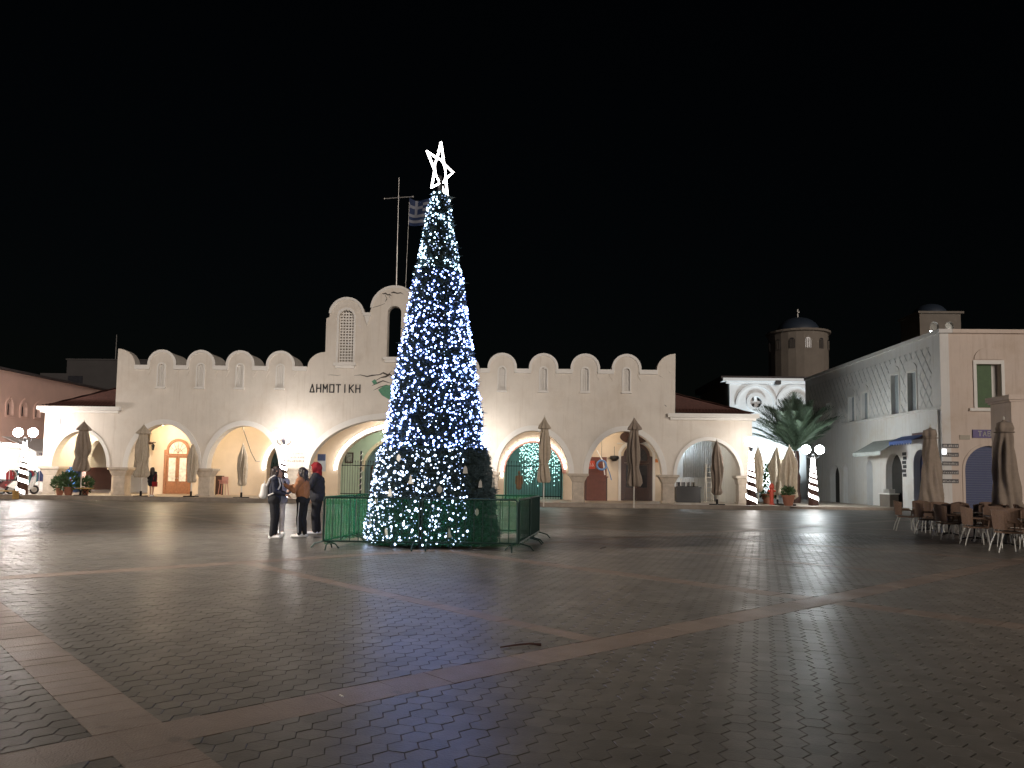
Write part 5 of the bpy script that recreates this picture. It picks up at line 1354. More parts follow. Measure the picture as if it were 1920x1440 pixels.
# belfry
BYY = 74.0; b0 = PY(1725, 620, BYY); b1 = PY(1802, 620, BYY); bz0 = 8.0; bz1 = PY(1765, 588, BYY).z; bw = b1.x-b0.x
bf = thing('belfry', 'square bell tower with two lit arched openings and dark blue dome', 'bell tower', ((b0.x+b1.x)/2, BYY, 0))
ops = [PY(1752, 613, BYY), PY(1780, 613, BYY)]; bcx = (b0.x+b1.x)/2
oz0 = ops[0].z-.9
def bell_face(n0, fr):
    hl_ = [arch_loop(ops[i].x-bcx-.42, ops[i].x-bcx+.42, oz0, ops[0].z+.52, 10) for i in range(2)]
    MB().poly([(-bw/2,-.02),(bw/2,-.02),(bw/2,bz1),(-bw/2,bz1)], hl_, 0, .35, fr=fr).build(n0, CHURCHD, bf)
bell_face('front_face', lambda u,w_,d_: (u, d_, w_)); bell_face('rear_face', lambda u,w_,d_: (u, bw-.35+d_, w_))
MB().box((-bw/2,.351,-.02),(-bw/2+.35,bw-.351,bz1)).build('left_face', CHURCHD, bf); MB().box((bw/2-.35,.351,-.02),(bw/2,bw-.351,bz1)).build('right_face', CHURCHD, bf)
MB().box((-bw/2-.22,-.22,bz1+.001),(bw/2+.22,bw+.22,bz1+.2)).build('cornice', CHURCHD, bf)
MB().lathe([(bw*.40*cos(pi/2*i/9), bz1+.2+1.15*sin(pi/2*i/9)) for i in range(10)], (0, bw/2, 0), 24).build('dome', BLUEDOME, bf, smooth=True)
MB().box((-bw/2+.4,.4,oz0-.2),(bw/2-.4,bw-.4,oz0-.05)).build('bell_floor', TRIM, bf)
for i in range(2):
    u = ops[i].x-bcx; MB().lathe([(.3,-.3),(.26,-.15),(.18,.1),(.05,.25)], (u, .9, ops[0].z+.05), 14).build('bell', STEEL, bf)
ld = bpy.data.lights.new('belfry_lamp','POINT'); ld.energy = 170; ld.color = (.92,.98,1.0); ld.shadow_soft_size = .1
lo = bpy.data.objects.new('belfry_lamp', ld); col.objects.link(lo); lo.parent = bf; lo.location = (0, bw*.5, oz0+.3)

# ================================================================ PALM
pp = PY(1492, 935, 50.5)
palm = thing('palm_tree', 'short bushy palm with upright fronds between the church and the lamp post', 'palm', (pp.x, 50.5, .1))
PALML = mat('palm_leaf', (.075,.115,.075), .5, var=.25, scale=6, island=.3)
mb = MB(); pts = [(.03*sin(i*1.7), .03*cos(i*2.1), i*.34) for i in range(11)]
mb.tube(pts, [.30 - .006*i + .03*(i % 2) for i in range(11)], 12); mb.build('trunk', DWOOD, palm)
def frond_mesh(L, droop, seed):
    rn = random.Random(seed); mb = MB(); N_ = 34; pts = []
    for i in range(N_+1):
        s_ = i/N_; pts.append(Vector((L*s_*(1-.12*s_*droop), 0, L*(.30*s_ - .55*droop*s_*s_))))
    mb.tube(pts, [.028*(1-.85*i/N_) for i in range(N_+1)], 5)
    for i in range(3, N_+1):
        s_ = i/N_; ll = L*.27*(sin(pi*min(1, s_*.92+.10))**.6) + .05
        for sg in (-1, 1):
            dv = Vector((.62+.25*s_, sg*(.80-.3*s_), .30 + rn.uniform(-.15,.10))).normalized()
            tip = pts[i] + dv*ll*rn.uniform(.85,1.1) + Vector((0,0,-.10*ll)); w_ = Vector((.030,0,.012))
            mid = pts[i] + dv*ll*.5
            mb.add([pts[i]-w_*.6, mid-w_, tip, mid+w_, pts[i]+w_*.6], [(0,1,2,3,4)])
    return mb
fms = []
for sdm in range(4):
    o = frond_mesh(3.2+.3*sdm, .28+.16*sdm, sdm).build('frond', PALML, palm); fms.append(o)
rp_ = random.Random(5); allf = list(fms)
for i in range(76): allf.append(link('frond', fms[i % 4].data, palm))
for i, o in enumerate(allf):
    t_ = i/len(allf); el = radians(86 - 66*t_**1.25 + rp_.uniform(-8,8)); az = i*2.39996 + rp_.uniform(-.2,.2)
    o.rotation_mode = 'XYZ'
    o.matrix_local = Matrix.Translation((0.06*cos(az), 0.06*sin(az), 3.45)) @ Matrix.Rotation(az, 4, 'Z') @ Matrix.Rotation(-el, 4, 'Y') @ Matrix.Rotation(rp_.uniform(-.5,.5), 4, 'X') @ Matrix.Scale(rp_.uniform(.82,1.06), 4)

# ================================================================ LEFT PINK BUILDING AND SHOPS
LX = -33.0
lb = thing('pink_building', 'pinkish two-storey building with pointed windows over bright shops', 'building', (LX, 46, 0))
LL = Vector((LX, 46, 0))
class LB(MB):
    def build(s, name, mats, parent=None, smooth=False):
        s.v = [(p[0]-LL.x, p[1]-LL.y, p[2]-LL.z) for p in s.v]
        return MB.build(s, name, mats, parent or lb, smooth)
lside = lambda u, w_, d_: (LX - d_, u, w_)
lz = PXW(60, 705, LX).z
wins = []
for px in (18.5, 45, 71, 97):
    p = PXW(px, 762, LX); zt_ = PXW(px, 743+.19*px, LX).z; zb_ = PXW(px, 777+.083*px, LX).z
    wins.append((p.y, zb_, zt_))
def pointed(y_, z0_, z1_, hw=.28): return [(y_-hw, z0_), (y_+hw, z0_), (y_+hw, z1_-.45), (y_+hw*.6, z1_-.18), (y_, z1_), (y_-hw*.6, z1_-.18), (y_-hw, z1_-.45)]
shop_y0, shop_y1, shop_z = 46.6, 56.0, 3.3
LB().poly([(44, -.02), (shop_y0, -.02), (shop_y0, shop_z), (shop_y1, shop_z), (shop_y1, -.02), (68, -.02), (68, lz), (44, lz)], [pointed(*w_) for w_ in wins], 0, .4, fr=lside).build('side_wall', PINKW)
for y_, z0_, z1_ in wins:
    wp_ = LB().box((LX-.3, y_-.3, z0_), (LX-.25, y_+.3, z1_)).build('window_pane', DGLASS)
    LB().box((LX+.002, y_-.42, z0_-.12), (LX+.10, y_+.42, z0_-.005)).build('window_sill', PINKW, wp_)
    LB().poly(pointed(y_, z0_-.004, z1_+.14, .42), [pointed(y_, z0_-.002, z1_)], -.05, -.002, fr=lside).build('window_surround', PINKW, wp_)
LB().box((LX-10, 44, lz+.002), (LX+.35, 68, lz+.12)).build('eaves', DARKROOF)
LB().box((LX-10, 44, -.02), (LX-.41, 44.4, lz)).build('front_wall', PINKW); LB().box((LX-10, 67.6, -.02), (LX-.41, 68, lz)).build('rear_wall', PINKW); LB().box((LX-10, 44.41, -.02), (LX-9.6, 67.59, lz)).build('far_wall', PINKW)
LB().box((LX-5, shop_y0, -.02), (LX-4.8, shop_y1, shop_z)).build('shop_back_wall', TRIM); LB().box((LX-4.8, shop_y0, shop_z), (LX-.41, shop_y1, shop_z+.1)).build('shop_ceiling', TRIM)
LB().box((LX-4.8, shop_y1, -.02), (LX-.41, shop_y1+.1, shop_z)).build('shop_side_wall', TRIM)
# shop tube lights, awnings, signs, goods
TUBE = mat('shop_tube', (.9,.9,.9), .4, var=0, emit=(1.0,.95,.92), es=140.0)
for i, y_ in enumerate((47.6, 49.4, 51.2, 53.0, 54.8)):
    t = thing('shop_light', 'long white tube light on the ceiling of the bright shop', 'shop light', (LX-2.2, y_, shop_z-.06), 0, 'tube lights of the bright shop')
    MB().box((-1.6,-.06,.0),(1.6,.06,.055)).build('fitting', STEEL, t); MB().tube([(-1.5,0,-.04),(1.5,0,-.04)], .035, 8).build('tube', TUBE, t)
AWW = mat('white_awning', (.80,.78,.76), .7, var=.04); AWR = mat('red_awning', (.55,.03,.05), .7, var=.06)
def awning(label, y0_, y1_, m, z_, dep, text=None):
    t = thing('shop_awning', label, 'awning', (LX, y0_, z_))
    L = y1_-y0_
    MB().add([(0,0,.9),(0,L,.9),(dep,L,0),(dep,0,0),(0,0,.86),(0,L,.86),(dep,L,-.04),(dep,0,-.04)], [(0,1,2,3),(4,5,6,7),(0,4,7,3),(1,5,6,2),(0,1,5,4),(3,2,6,7)]).build('canopy', m, t)
    MB().box((dep,0,-.30),(dep+.02,L,-.001)).build('valance', m, t)
    for y_ in (.05, L-.05): MB().tube([(.0,y_,.3),(dep-.03,y_,-.06)], .02, 6).build('arm', STEEL, t)
    if text:
        mb = MB(); yy = L*.06; rn = random.Random(3)
        while yy < L*.94:
            ww = rn.uniform(.06,.16); mb.box((dep+.021,yy,-.22),(dep+.026,yy+ww,-.22+rn.uniform(.06,.12))); yy += ww+rn.uniform(.03,.08)
        tag(mb.build('valance_lettering', mat('violet_ink', (.12,.08,.2), .7), t), kind='stuff')
awning('white awning with a lettered valance over the bright shop', 46.8, 51.9, AWW, 2.75, 2.2, True)
awning('red awning at the end of the bright shop row beside the market wing', 52.1, 55.6, AWR, 2.75, 2.0)
SHIRT = [mat('goods_red', (.35,.03,.04), .8), mat('goods_white', (.75,.73,.7), .8), mat('goods_navy', (.05,.06,.15), .8), mat('goods_brown', (.22,.10,.06), .8), mat('goods_teal', (.08,.3,.32), .8)]
for i in range(5):
    y_ = 47.3 + i*1.45
    t = thing('goods_rack', ['clothes rack with dark goods at the scooter end of the shop', 'clothes rack with pale goods under the white awning', 'clothes rack standing mid shop under the awning', 'clothes rack near the red awning', 'clothes rack under the red awning'][i], 'rack', (LX+.6, y_, 0))
    MB().tube([(0,-.5,0),(0,-.5,1.6),(0,.5,1.6),(0,.5,0)], .02, 6).build('rail', STEEL, t); MB().box((-.25,-.55,0),(.25,-.45,.04)).build('rack_foot', STEEL, t); MB().box((-.25,.45,0),(.25,.55,.04)).build('rack_foot', STEEL, t)
    for k in range(7):
        h_ = random.uniform(.6,1.0); yy = -.42+.14*k
        MB().poly([(-.22,1.5-h_),(.22,1.5-h_),(.24,1.35),(.05,1.55),(-.05,1.55),(-.24,1.35)], (), yy-.03, yy+.03).build('garment', SHIRT[(k*3+i) % 5], t)
# drinks fridge seen through the left wing arch
fq = PY(138, 890, 50.2)
t = thing('drinks_fridge', 'glass door drinks fridge glowing blue inside the left wing', 'fridge', (fq.x, 49.9, ZP))
FRB = mat('fridge_blue', (.05,.18,.5), .4, var=.2, scale=8, emit=(.15,.45,1.0), es=.9)
MB().box((-.40,0,0),(.40,.55,2.0)).build('cabinet', mat('fridge_body', (.08,.15,.35), .5), t); MB().box((-.34,-.02,.25),(.34,-.003,1.75)).build('glass_door', FRB, t); MB().box((-.38,-.03,1.78),(.38,-.003,1.97)).build('header', mat('fridge_head', (.7,.8,.9), .5, var=.1, emit=(.8,.9,1), es=1.0), t)
rn = random.Random(9)
for r_ in range(4):
    MB().box((-.33,-.035,.32+.36*r_),(.33,-.021,.34+.36*r_)).build('shelf', STEEL, t)
    for k in range(6): MB().lathe([(.035,0),(.035,.16),(.014,.2),(.014,.25)], (-.27+.108*k,-.06,.341+.36*r_), 8).build('bottle', SHIRT[(k+r_*2) % 5], t)

# dim block behind the pink building
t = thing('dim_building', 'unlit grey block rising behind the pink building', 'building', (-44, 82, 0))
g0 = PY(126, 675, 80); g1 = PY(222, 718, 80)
GRB = mat('dimmed_plaster', (.05,.046,.045), .9, var=.1, scale=1)  # plaster darkened in colour to stand in for weak light this far off
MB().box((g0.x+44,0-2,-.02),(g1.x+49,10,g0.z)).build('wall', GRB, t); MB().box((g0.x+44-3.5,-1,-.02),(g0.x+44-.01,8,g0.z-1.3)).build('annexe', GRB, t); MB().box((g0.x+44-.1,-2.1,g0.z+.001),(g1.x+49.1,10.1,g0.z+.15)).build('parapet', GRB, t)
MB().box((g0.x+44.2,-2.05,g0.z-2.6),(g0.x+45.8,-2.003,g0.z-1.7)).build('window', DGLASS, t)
MB().tube([(g0.x+47,2,g0.z+.15),(g0.x+47,2,g0.z+3.5)], .04, 5).build('antenna', STEEL, t)
# ================================================================ CAFE CHAIRS AND TABLES
WICK = mat('wicker_brown', (.15,.09,.06), .7, var=.3, scale=40, bump=.6, bscale=60)
LEGM = mat('chair_leg_pale', (.55,.54,.50), .45, metal=.2, var=.08)
def chair(label):
    t = thing('cafe_chair', label, 'chair', (0,0,0), 0, 'wicker chairs of the square cafe')
    mb = MB(); N_ = 10
    seat = [(-.23,-.22),(.23,-.22),(.25,.0),(.23,.2),(-.23,.2),(-.25,.0)]
    mb.poly(seat, (), .42, .46, fr=lambda u,w_,d_: (u, w_, d_)); mb.build('seat', WICK, t)
    mb = MB(); vs = []
    for j in range(7):
        z = .50+.40*j/6
        for i in range(N_+1):
            a_ = pi*(i/N_); sag = .05*sin(a_)*(j == 6)
            vs += [(-.26*cos(a_), .12+.16*sin(a_)+.05*(j/6)*sin(a_), z+sag), (-.235*cos(a_), .12+.135*sin(a_)+.05*(j/6)*sin(a_), z+sag)]
    W_ = 2*(N_+1); fs = []
    for j in range(6):
        for i in range(N_):
            a_, b_ = j*W_+2*i, (j+1)*W_+2*i
            fs += [(a_,a_+2,b_+2,b_),(a_+1,b_+1,b_+3,a_+3)]
    for i in range(N_): fs += [(2*i,2*i+1,2*i+3,2*i+2), (6*W_+2*i,6*W_+2*i+2,6*W_+2*i+3,6*W_+2*i+1)]
    for j in range(6): fs += [(j*W_,(j+1)*W_,(j+1)*W_+1,j*W_+1), (j*W_+2*N_,j*W_+2*N_+1,(j+1)*W_+2*N_+1,(j+1)*W_+2*N_)]
    mb.add(vs, fs); mb.build('backrest', WICK, t)
    for s in (-1, 1):
        MB().tube([(s*.23,-.22,.44),(s*.26,-.24,.62),(s*.27,-.10,.66),(s*.262,.13,.67)], .02, 6).build('armrest', WICK, t)
        MB().tube([(s*.21,-.20,.42),(s*.24,-.24,.0)], .014, 6).build('leg', LEGM, t); MB().tube([(s*.21,.17,.42),(s*.25,.25,.2),(s*.26,.30,.0)], .014, 6).build('leg', LEGM, t)
    return t
def table(label):
    t = thing('cafe_table', label, 'table', (0,0,0), 0, 'small tables of the square cafe')
    MB().box((-.36,-.36,.70),(.36,.36,.735)).build('table_top', DWOOD, t); MB().lathe([(.05,.04),(.035,.08),(.035,.68),(.12,.70)], (0,0,0), 10).build('column', IRON, t)
    for k in range(4):
        a_ = pi/4+pi/2*k; MB().tube([(0,0,.09),(.34*cos(a_),.34*sin(a_),.015)], .018, 6).build('foot', IRON, t)
    return t
CH_L = 'brown wicker cafe chair with pale metal legs on the dark terrace'
TB_L = 'small square dark cafe table between the wicker chairs'
c0 = chair(CH_L); t0_ = table(TB_L); uc = ut = False
e0, e1 = G(1672, 992), G(1935, 1047)          # front edge of the terrace on the ground
ed = (e1-e0); Lg = ed.length; ed.normalize(); en = Vector((-ed.y, ed.x, 0)); 
if en.x < 0: en = -en
rn = random.Random(21)
nt_ = 6
SIDE = ['on the pillar side of its table', 'on the building side of its table', 'on the lamp side of its table', 'on the square side of its table']
ROWN = ['in the row bordering the square', 'in the row next to the building']
for row in range(2):
    for i in range(nt_):
        c = e0 + ed*(0.75 + (Lg-0.4)*i/(nt_-1) + .35*row) + en*(0.85 + row*1.85)
        if not ut: tb = t0_; ut = True
        else: tb = copy_tree(t0_)
        tb['label'] = 'small square dark cafe table ' + ROWN[row]
        a0 = rn.uniform(-.2,.2); tb.location = (c.x, c.y, 0); tb.rotation_euler = (0,0,a0+atan2(ed.y, ed.x))
        for k in range(4):
            a_ = a0 + atan2(ed.y, ed.x) + pi/2*k + rn.uniform(-.15,.15); r_ = .62 + rn.uniform(-.04,.08)
            if k in (0, 2): r_ = .56
            if not uc: co = c0; uc = True
            else: co = copy_tree(c0)
            # k = 0 along the edge towards the camera side pillar, 1/3 across, 2 towards the lamp post
            across = Vector((cos(a_), sin(a_), 0)).dot(en)
            sd_i = (1 if across > .5 else 3 if across < -.5 else (0 if k == 0 else 2))
            co['label'] = 'wicker chair ' + SIDE[sd_i] + ' ' + ROWN[row]
            co.location = (c.x + r_*cos(a_), c.y + r_*sin(a_), 0); co.rotation_euler = (0, 0, a_ - pi/2)

# ================================================================ SCOOTERS
def scooter(loc, rz, label, m):
    t = thing('scooter', label, 'scooter', loc, rz, 'scooters parked beside the shops')
    for x in (-.62, .62):
        whl = MB().tube([(x+.21*cos(2*pi*k/20), 0, .26+.21*sin(2*pi*k/20)) for k in range(20)], .055, 8, closed=True).build('wheel', BLACKP, t)
        MB().tube([(x,-.04,.26),(x,.04,.26)], .15, 14).build('rim', STEEL, whl)
    MB().poly([(-.85,.45),(-.55,.75),(.05,.72),(.12,.36),(.42,.34),(.55,.42),(.50,.28),(-.1,.24),(-.45,.30)], (), -.15, .15).build('body', m, t)
    MB().poly([(.36,.34),(.44,.34),(.62,.92),(.55,.98)], (), -.20, .20).build('leg_shield', m, t)
    MB().poly([(.40,.52),(.62,.56),(.80,.50),(.78,.46),(.60,.50),(.42,.46)], (), -.07, .07).build('front_mudguard', m, t)
    MB().poly([(-.78,.76),(-.70,.84),(-.10,.82),(.04,.76)], (), -.14, .14).build('seat', BLACKP, t)
    MB().tube([(.62,0,.26),(.50,0,.98)], .025, 8).build('fork', STEEL, t)
    MB().tube([(.44,-.32,1.06),(.52,-.1,1.02),(.52,.1,1.02),(.44,.32,1.06)], .018, 6).build('handlebar', BLACKP, t)
    MB().ball((.60,0,.98), .09, 10, 8).build('headlight', mat('lamp_glass', (.6,.6,.6), .15), t)
    for s in (-1, 1):
        mst = MB().tube([(.46,s*.28,1.06),(.44,s*.34,1.26)], .008, 5).build('mirror_stem', STEEL, t); MB().ball((.44,s*.35,1.29), .06, 8, 6, (.4,1.2,.8)).build('mirror', BLACKP, mst)
    MB().box((-.95,-.10,.48),(-.86,.10,.56)).build('tail_light', mat('tail_red', (.4,.02,.02), .3), t)
    return t
for i, (px, py, rz, m, lb_) in enumerate(((8, 925, .9, BLACKP, 'black scooter parked next to the yellow bench'), (24, 922, 1.1, mat('scooter_maroon', (.12,.03,.03), .3), 'maroon scooter parked between two other scooters'), (42, 920, 1.0, mat('scooter_white', (.65,.63,.6), .3), 'white scooter parked beside the low shrubs'))):
    q = PY(px, py, 42.9 + .25*i); scooter((q.x, 42.9 + .25*i, ZP), rz, lb_, m)
q = G(8, 936)
t = thing('yellow_bench', 'low yellow wooden bench end at the podium edge by the scooters', 'bench', (q.x-.5, 40.6, 0))
YW = mat('yellow_wood', (.55,.33,.10), .6, var=.15)
for k in range(3): MB().box((-.9,-.22+.15*k,.40),(.9,-.09+.15*k,.45)).build('slat', YW, t)
for s in (-.75,.75): MB().box((s-.05,-.2,0),(s+.05,.2,.399)).build('leg', YW, t)

# ================================================================ PLANTS
LEAFG = mat('shrub_leaf', (.09,.12,.04), .6, var=.3, scale=9, island=.35); LEAFD = mat('pot_leaf', (.05,.10,.035), .6, var=.3, scale=9, island=.3)
TERRA = mat('terracotta', (.30,.12,.07), .8, var=.12)
def leaves(mb, c, rx, ry, rz_, n, sz, rn):
    for _ in range(n):
        while True:
            p = Vector((rn.uniform(-1,1), rn.uniform(-1,1), rn.uniform(-1,1)))
            if .35 < p.length < 1: break
        q = Vector((c[0]+p.x*rx, c[1]+p.y*ry, c[2]+p.z*rz_)); d_ = (p + Vector((rn.uniform(-.6,.6), rn.uniform(-.6,.6), rn.uniform(0,.9)))).normalized()
        s_ = d_.cross(Vector((rn.uniform(-1,1), rn.uniform(-1,1), .3))).normalized(); L = sz*rn.uniform(.7,1.4)
        mb.add([q, q+d_*L*.5+s_*L*.22, q+d_*L, q+d_*L*.5-s_*L*.22], [(0,1,2,3)])
rn = random.Random(2)
for i, (px, lb_) in enumerate(((66,'low rounded shrub next to the white scooter'),(78,'low shrub in the middle of the shrub row'),(90,'low shrub at the potted palm end of the row'),(101,'small shrub touching the big terracotta pot'))):
    q = G(px, 921, ZP); t = thing('low_shrub', lb_, 'shrub', (q.x, 41.75, ZP), 0, 'low shrubs on the podium')
    MB().tube([(0,0,0),(.02,0,.3)], .03, 5).build('stem', DWOOD, t); mb = MB(); leaves(mb, (0,0,.34), .34, .3, .32, 380, .13, rn); tag(mb.build('foliage', LEAFG, t), kind='stuff')
def pot(px, Y, z, label, r, h_, n, rx, rz_, m=LEAFD):
    q = PY(px, 925, Y); t = thing('potted_plant', label, 'potted plant', (q.x, Y, z))
    MB().lathe([(r*.65,0),(r*.95,h_*.85),(r*1.05,h_*.86),(r*1.05,h_),(r*.85,h_)], (0,0,0), 16).build('pot', TERRA, t)
    MB().tube([(0,0,h_*.8),(.02,0,h_+.3)], .03, 5).build('stem', DWOOD, t); mb = MB(); leaves(mb, (0,0,h_+rz_*.7), rx, rx, rz_, n, .2, rn); tag(mb.build('foliage', m, t), kind='stuff')
pot(128, 41.8, ZP, 'bushy green plant in a terracotta pot at the left wing', .26, .48, 420, .46, .46)
pot(160, 42.3, ZP, 'small leafy plant in a pot below the grey-beige umbrella', .2, .4, 260, .32, .34)
pot(112, 42.4, ZP, 'leafy pot plant behind the low shrub row', .22, .42, 260, .34, .36)
pot(1478, 44.6, .13, 'dark plant in a round terracotta pot under the tan umbrella', .36, .6, 200, .3, .25)
pot(1440, 48.5, .13, 'tall dark bush in a pot behind the slim pale umbrella', .4, .6, 900, .75, 1.1)
q = G(152, 930, ZP)
t = thing('low_table', 'low yellowish round table on a crossed foot before the umbrella', 'table', (q.x+.2, 41.6, ZP)); MB().lathe([(.48,.40),(.5,.42),(.5,.45)], (0,0,0), 18).build('table_top', YW, t)
for s in (-1,1): MB().tube([(s*.22,0,0),(-s*.2,0,.40)], .02, 6).build('leg', IRON, t)

# hydrant and barrels near the palm
q = PY(1447, 945, 44.8)
t = thing('fire_hydrant', 'red standing hydrant post in front of the beige umbrellas', 'hydrant', (q.x, 44.8, .13))
HR = mat('hydrant_red', (.50,.06,.03), .5, var=.1)
MB().lathe([(.17,0),(.17,.08),(.11,.12),(.11,.95),(.15,.98),(.15,1.06),(.10,1.22),(.03,1.28)], (0,0,0), 14).build('body', HR, t)
for s in (-1,1): MB().tube([(0,0,.82),(s*.22,0,.82)], .06, 8).build('outlet', HR, t)

# ================================================================ THINGS IN THE PORCH
a = PY(1097, 938, 47.2); b = PY(1139, 855, 47.2)
t = thing('wooden_kiosk', 'reddish wooden cabinet with a red sign panel under the right arch', 'cabinet', ((a.x+b.x)/2, 47.2, ZP)); w_ = b.x-a.x
MB().box((-w_/2,0,0),(w_/2,.6,1.42)).build('lower_cabinet', RWOOD, t); MB().box((-w_/2-.05,-.05,1.42),(w_/2+.05,.6,1.49)).build('counter', RWOOD, t); MB().box((-w_/2,.45,1.49),(w_/2,.6,2.68)).build('back_panel', RWOOD, t)
MB().box((-w_/2+.1,.42,1.95),(-w_/2+.62,.449,2.45)).build('sign_panel', mat('red_sign', (.5,.06,.03), .6, var=.1), t)
for k in range(3): MB().tube([(-w_/2+.18+.14*k,.41,2.08),(-w_/2+.20+.14*k,.41,2.32),(-w_/2+.27+.14*k,.41,2.10)], .014, 5).build('sign_scrawl', TRIM, t)
for x in (-w_/2+.02, w_/2-.08): MB().box((x,-.02,.02),(x+.06,-.001,1.4)).build('stile', DWOOD, t)
a = PY(1128, 872, 46.9)
t = thing('hanging_decoration', 'blue and white ribbon decoration hanging beside the wooden cabinet', 'decoration', (a.x, 46.9, a.z))
RB_ = mat('ribbon_blue', (.12,.25,.5), .6); 
MB().tube([(.28*cos(2*pi*k/20), 0, .28*sin(2*pi*k/20)) for k in range(20)], .06, 8, closed=True).build('wreath', RB_, t)
MB().tube([(-.3,0,.9),(.1,0,.2),(.2,.02,-.6)], .04, 6).build('ribbon', TRIM, t); MB().tube([(.25,0,.1),(.5,0,-.5),(.6,0,-.9)], .03, 6).build('ribbon', RB_, t); MB().tube([(0,0,.28),(0,0,1.6)], .012, 5).build('cord', BLACKP, t)
a = PY(1152, 860, 47.6)
t = thing('hanging_pot', 'dark hanging pot on a chain left of the dark arched door', 'hanging pot', (a.x, 47.6, a.z)); MB().lathe([(.12,-.15),(.30,.02),(.26,.16),(.05,.2)], (0,0,0), 14).build('pot', BLACKP, t); MB().tube([(0,0,.2),(0,0,.75)], .012, 5).build('chain', IRON, t)
a = PY(1190, 818, 47.0)
t = thing('barrel_sign', 'dark oval sign board above the dark arched door', 'sign', (a.x+.1, 47.75, a.z)); MB().poly(arc(0,0,.85,.38,0,350,30), (), 0, .14).build('board', DWOOD, t); MB().poly(arc(0,0,.90,.43,0,350,30), [arc(0,0,.85,.38,0,348,29)], -.03, .12).build('rim', DWOOD, t)
MB().tube([(-.5,.07,.33),(-.5,.07,.9)], .01, 5).build('hanger', IRON, t); MB().tube([(.5,.07,.33),(.5,.07,.9)], .01, 5).build('hanger', IRON, t)
a = PY(1230, 864, BY); t = tag(MB().box((-.16,-.04,-.1),(.16,-.003,.1)).build('orange_notice', mat('orange_notice', (.6,.2,.05), .7)), 'small orange notice on the wall right of the dark door', 'notice'); t.location = (a.x+.1, BY, a.z)
a = PY(1166, 832, BY)
t = thing('house_plate', 'narrow pale shelf plate above left of the dark door', 'plate', (a.x-.1, BY, a.z)); MB().box((-.2,-.1,0),(.2,-.003,.05)).build('shelf', TRIM, t)
# high chair, board in the cable bay
a = PY(416, 925, 46.8)
t = thing('menu_board', 'dark brown board leaning on the wall in the cable bay', 'board', (PY(403,925,46.9).x, 47.5, ZP)); MB().box((-.24,0,.05),(.24,.05,1.15)).build('panel', DWOOD, t); MB().box((-.28,-.01,1.15),(.28,.06,1.2)).build('top_rail', DWOOD, t)
for s in (-.2,.2): MB().box((s-.03,0,0),(s+.03,.05,.049)).build('leg', DWOOD, t)
t = thing('high_chair', 'pinkish wooden high chair beside the brown board', 'chair', (a.x+.05, 46.9, ZP)); PKW = mat('pink_wood', (.50,.26,.22), .6)
MB().box((-.2,-.2,.72),(.2,.2,.76)).build('seat', PKW, t); MB().box((-.2,.17,.76),(.2,.21,1.15)).build('backrest', PKW, t); MB().box((-.24,-.3,.92),(.24,-.12,.95)).build('tray', PKW, t)
for sx_ in (-1,1):
    for sy_ in (-1,1): MB().tube([(sx_*.17,sy_*.17,.73),(sx_*.23,sy_*.24,0)], .022, 6).build('leg', PKW, t)
    MB().box((sx_*.2-.015,-.2,.76),(sx_*.2+.015,.17,.93)).build('arm', PKW, t)
# iron gates in the passages
def gate(x0, x1, Y, h_, label):
    t = thing('iron_gate', label, 'gate', (x0, Y, ZP)); L = x1-x0
    for z in (.15, h_-.25): MB().box((0,-.02,z),(L,.02,z+.05)).build('rail', IRON, t)
    bar = None; n = int(L/.16)
    for i in range(n+1):
        if bar is None:
            bar = MB().tube([(0,0,.02),(0,0,h_),(0,0,h_+.02),(0,0,h_+.12)], [.012,.012,.03,.002], 6).build('bar', IRON, t); o = bar
        else: o = link('bar', bar.data, t)
        o.location = (L*i/n, 0, 0)
    for x in (0, L): MB().box((x-.04,-.04,0),(x+.04,.04,h_+.1)).build('gate_post', IRON, t)
gate(PY(632,900,48.9).x, -8.9, 48.9, 2.2, 'black spear-topped iron gate leaf in the central passage')
gate(PY(497,900,48.8).x, PY(527,900,48.8).x+.5, 48.8, 2.0, 'black iron gate in the small inner arch behind the lamp post')
gate(-1.7, 1.8, 48.9, 2.3, 'black iron gate in the pinkish passage right of the tree')
# shopfront clutter inside the passages: goods shelves and a garland pole
t = thing('garland_pole', 'black post wound with a white garland inside the central passage', 'post', (PY(676,900,50.2).x, 50.2, ZP))
MB().tube([(0,0,0),(0,0,2.95)], .06, 8).build('post', BLACKP, t)
MB().tube([(.09*cos(i*.45), .09*sin(i*.45), .1+i*.0272) for i in range(105)], .028, 6).build('garland', TRIM, t)
for px, lb_ in ((645,'shelf rack of small goods behind the central gate'), (662,'second shelf rack behind the central gate beside the garland post'), (705,'shelf rack of dim goods near the tree side of the passage')):
    x = PY(px, 900, 54).x; t = thing('goods_shelf', lb_, 'shelf', (x, 54.0, ZP))
    for s in (-.35,.35): MB().box((s-.02,-.2,0),(s+.02,.2,2.0)).build('upright', DWOOD, t)
    for k in range(5):
        z = .1+.42*k; MB().box((-.33,-.2,z),(.33,.2,z+.03)).build('shelf_board', DWOOD, t)
        for j in range(5): MB().lathe([(.045,0),(.05,.12),(.02,.2),(.02,.24)], (-.25+.125*j, -.05, z+.03), 8).build('jar', SHIRT[(j+k*2+px) % 5], t)
x = PY(655,850,51.9).x
t = thing('framed_picture', 'dark framed picture hanging on the green passage wall', 'picture', (x, 51.93, 2.35)); MB().box((-.28,-.03,0),(.28,.0,.72)).build('frame', DWOOD, t); MB().box((-.2,-.04,.08),(.2,-.031,.64)).build('print', mat('dim_print', (.3,.32,.27), .6, var=.5, scale=7), t)
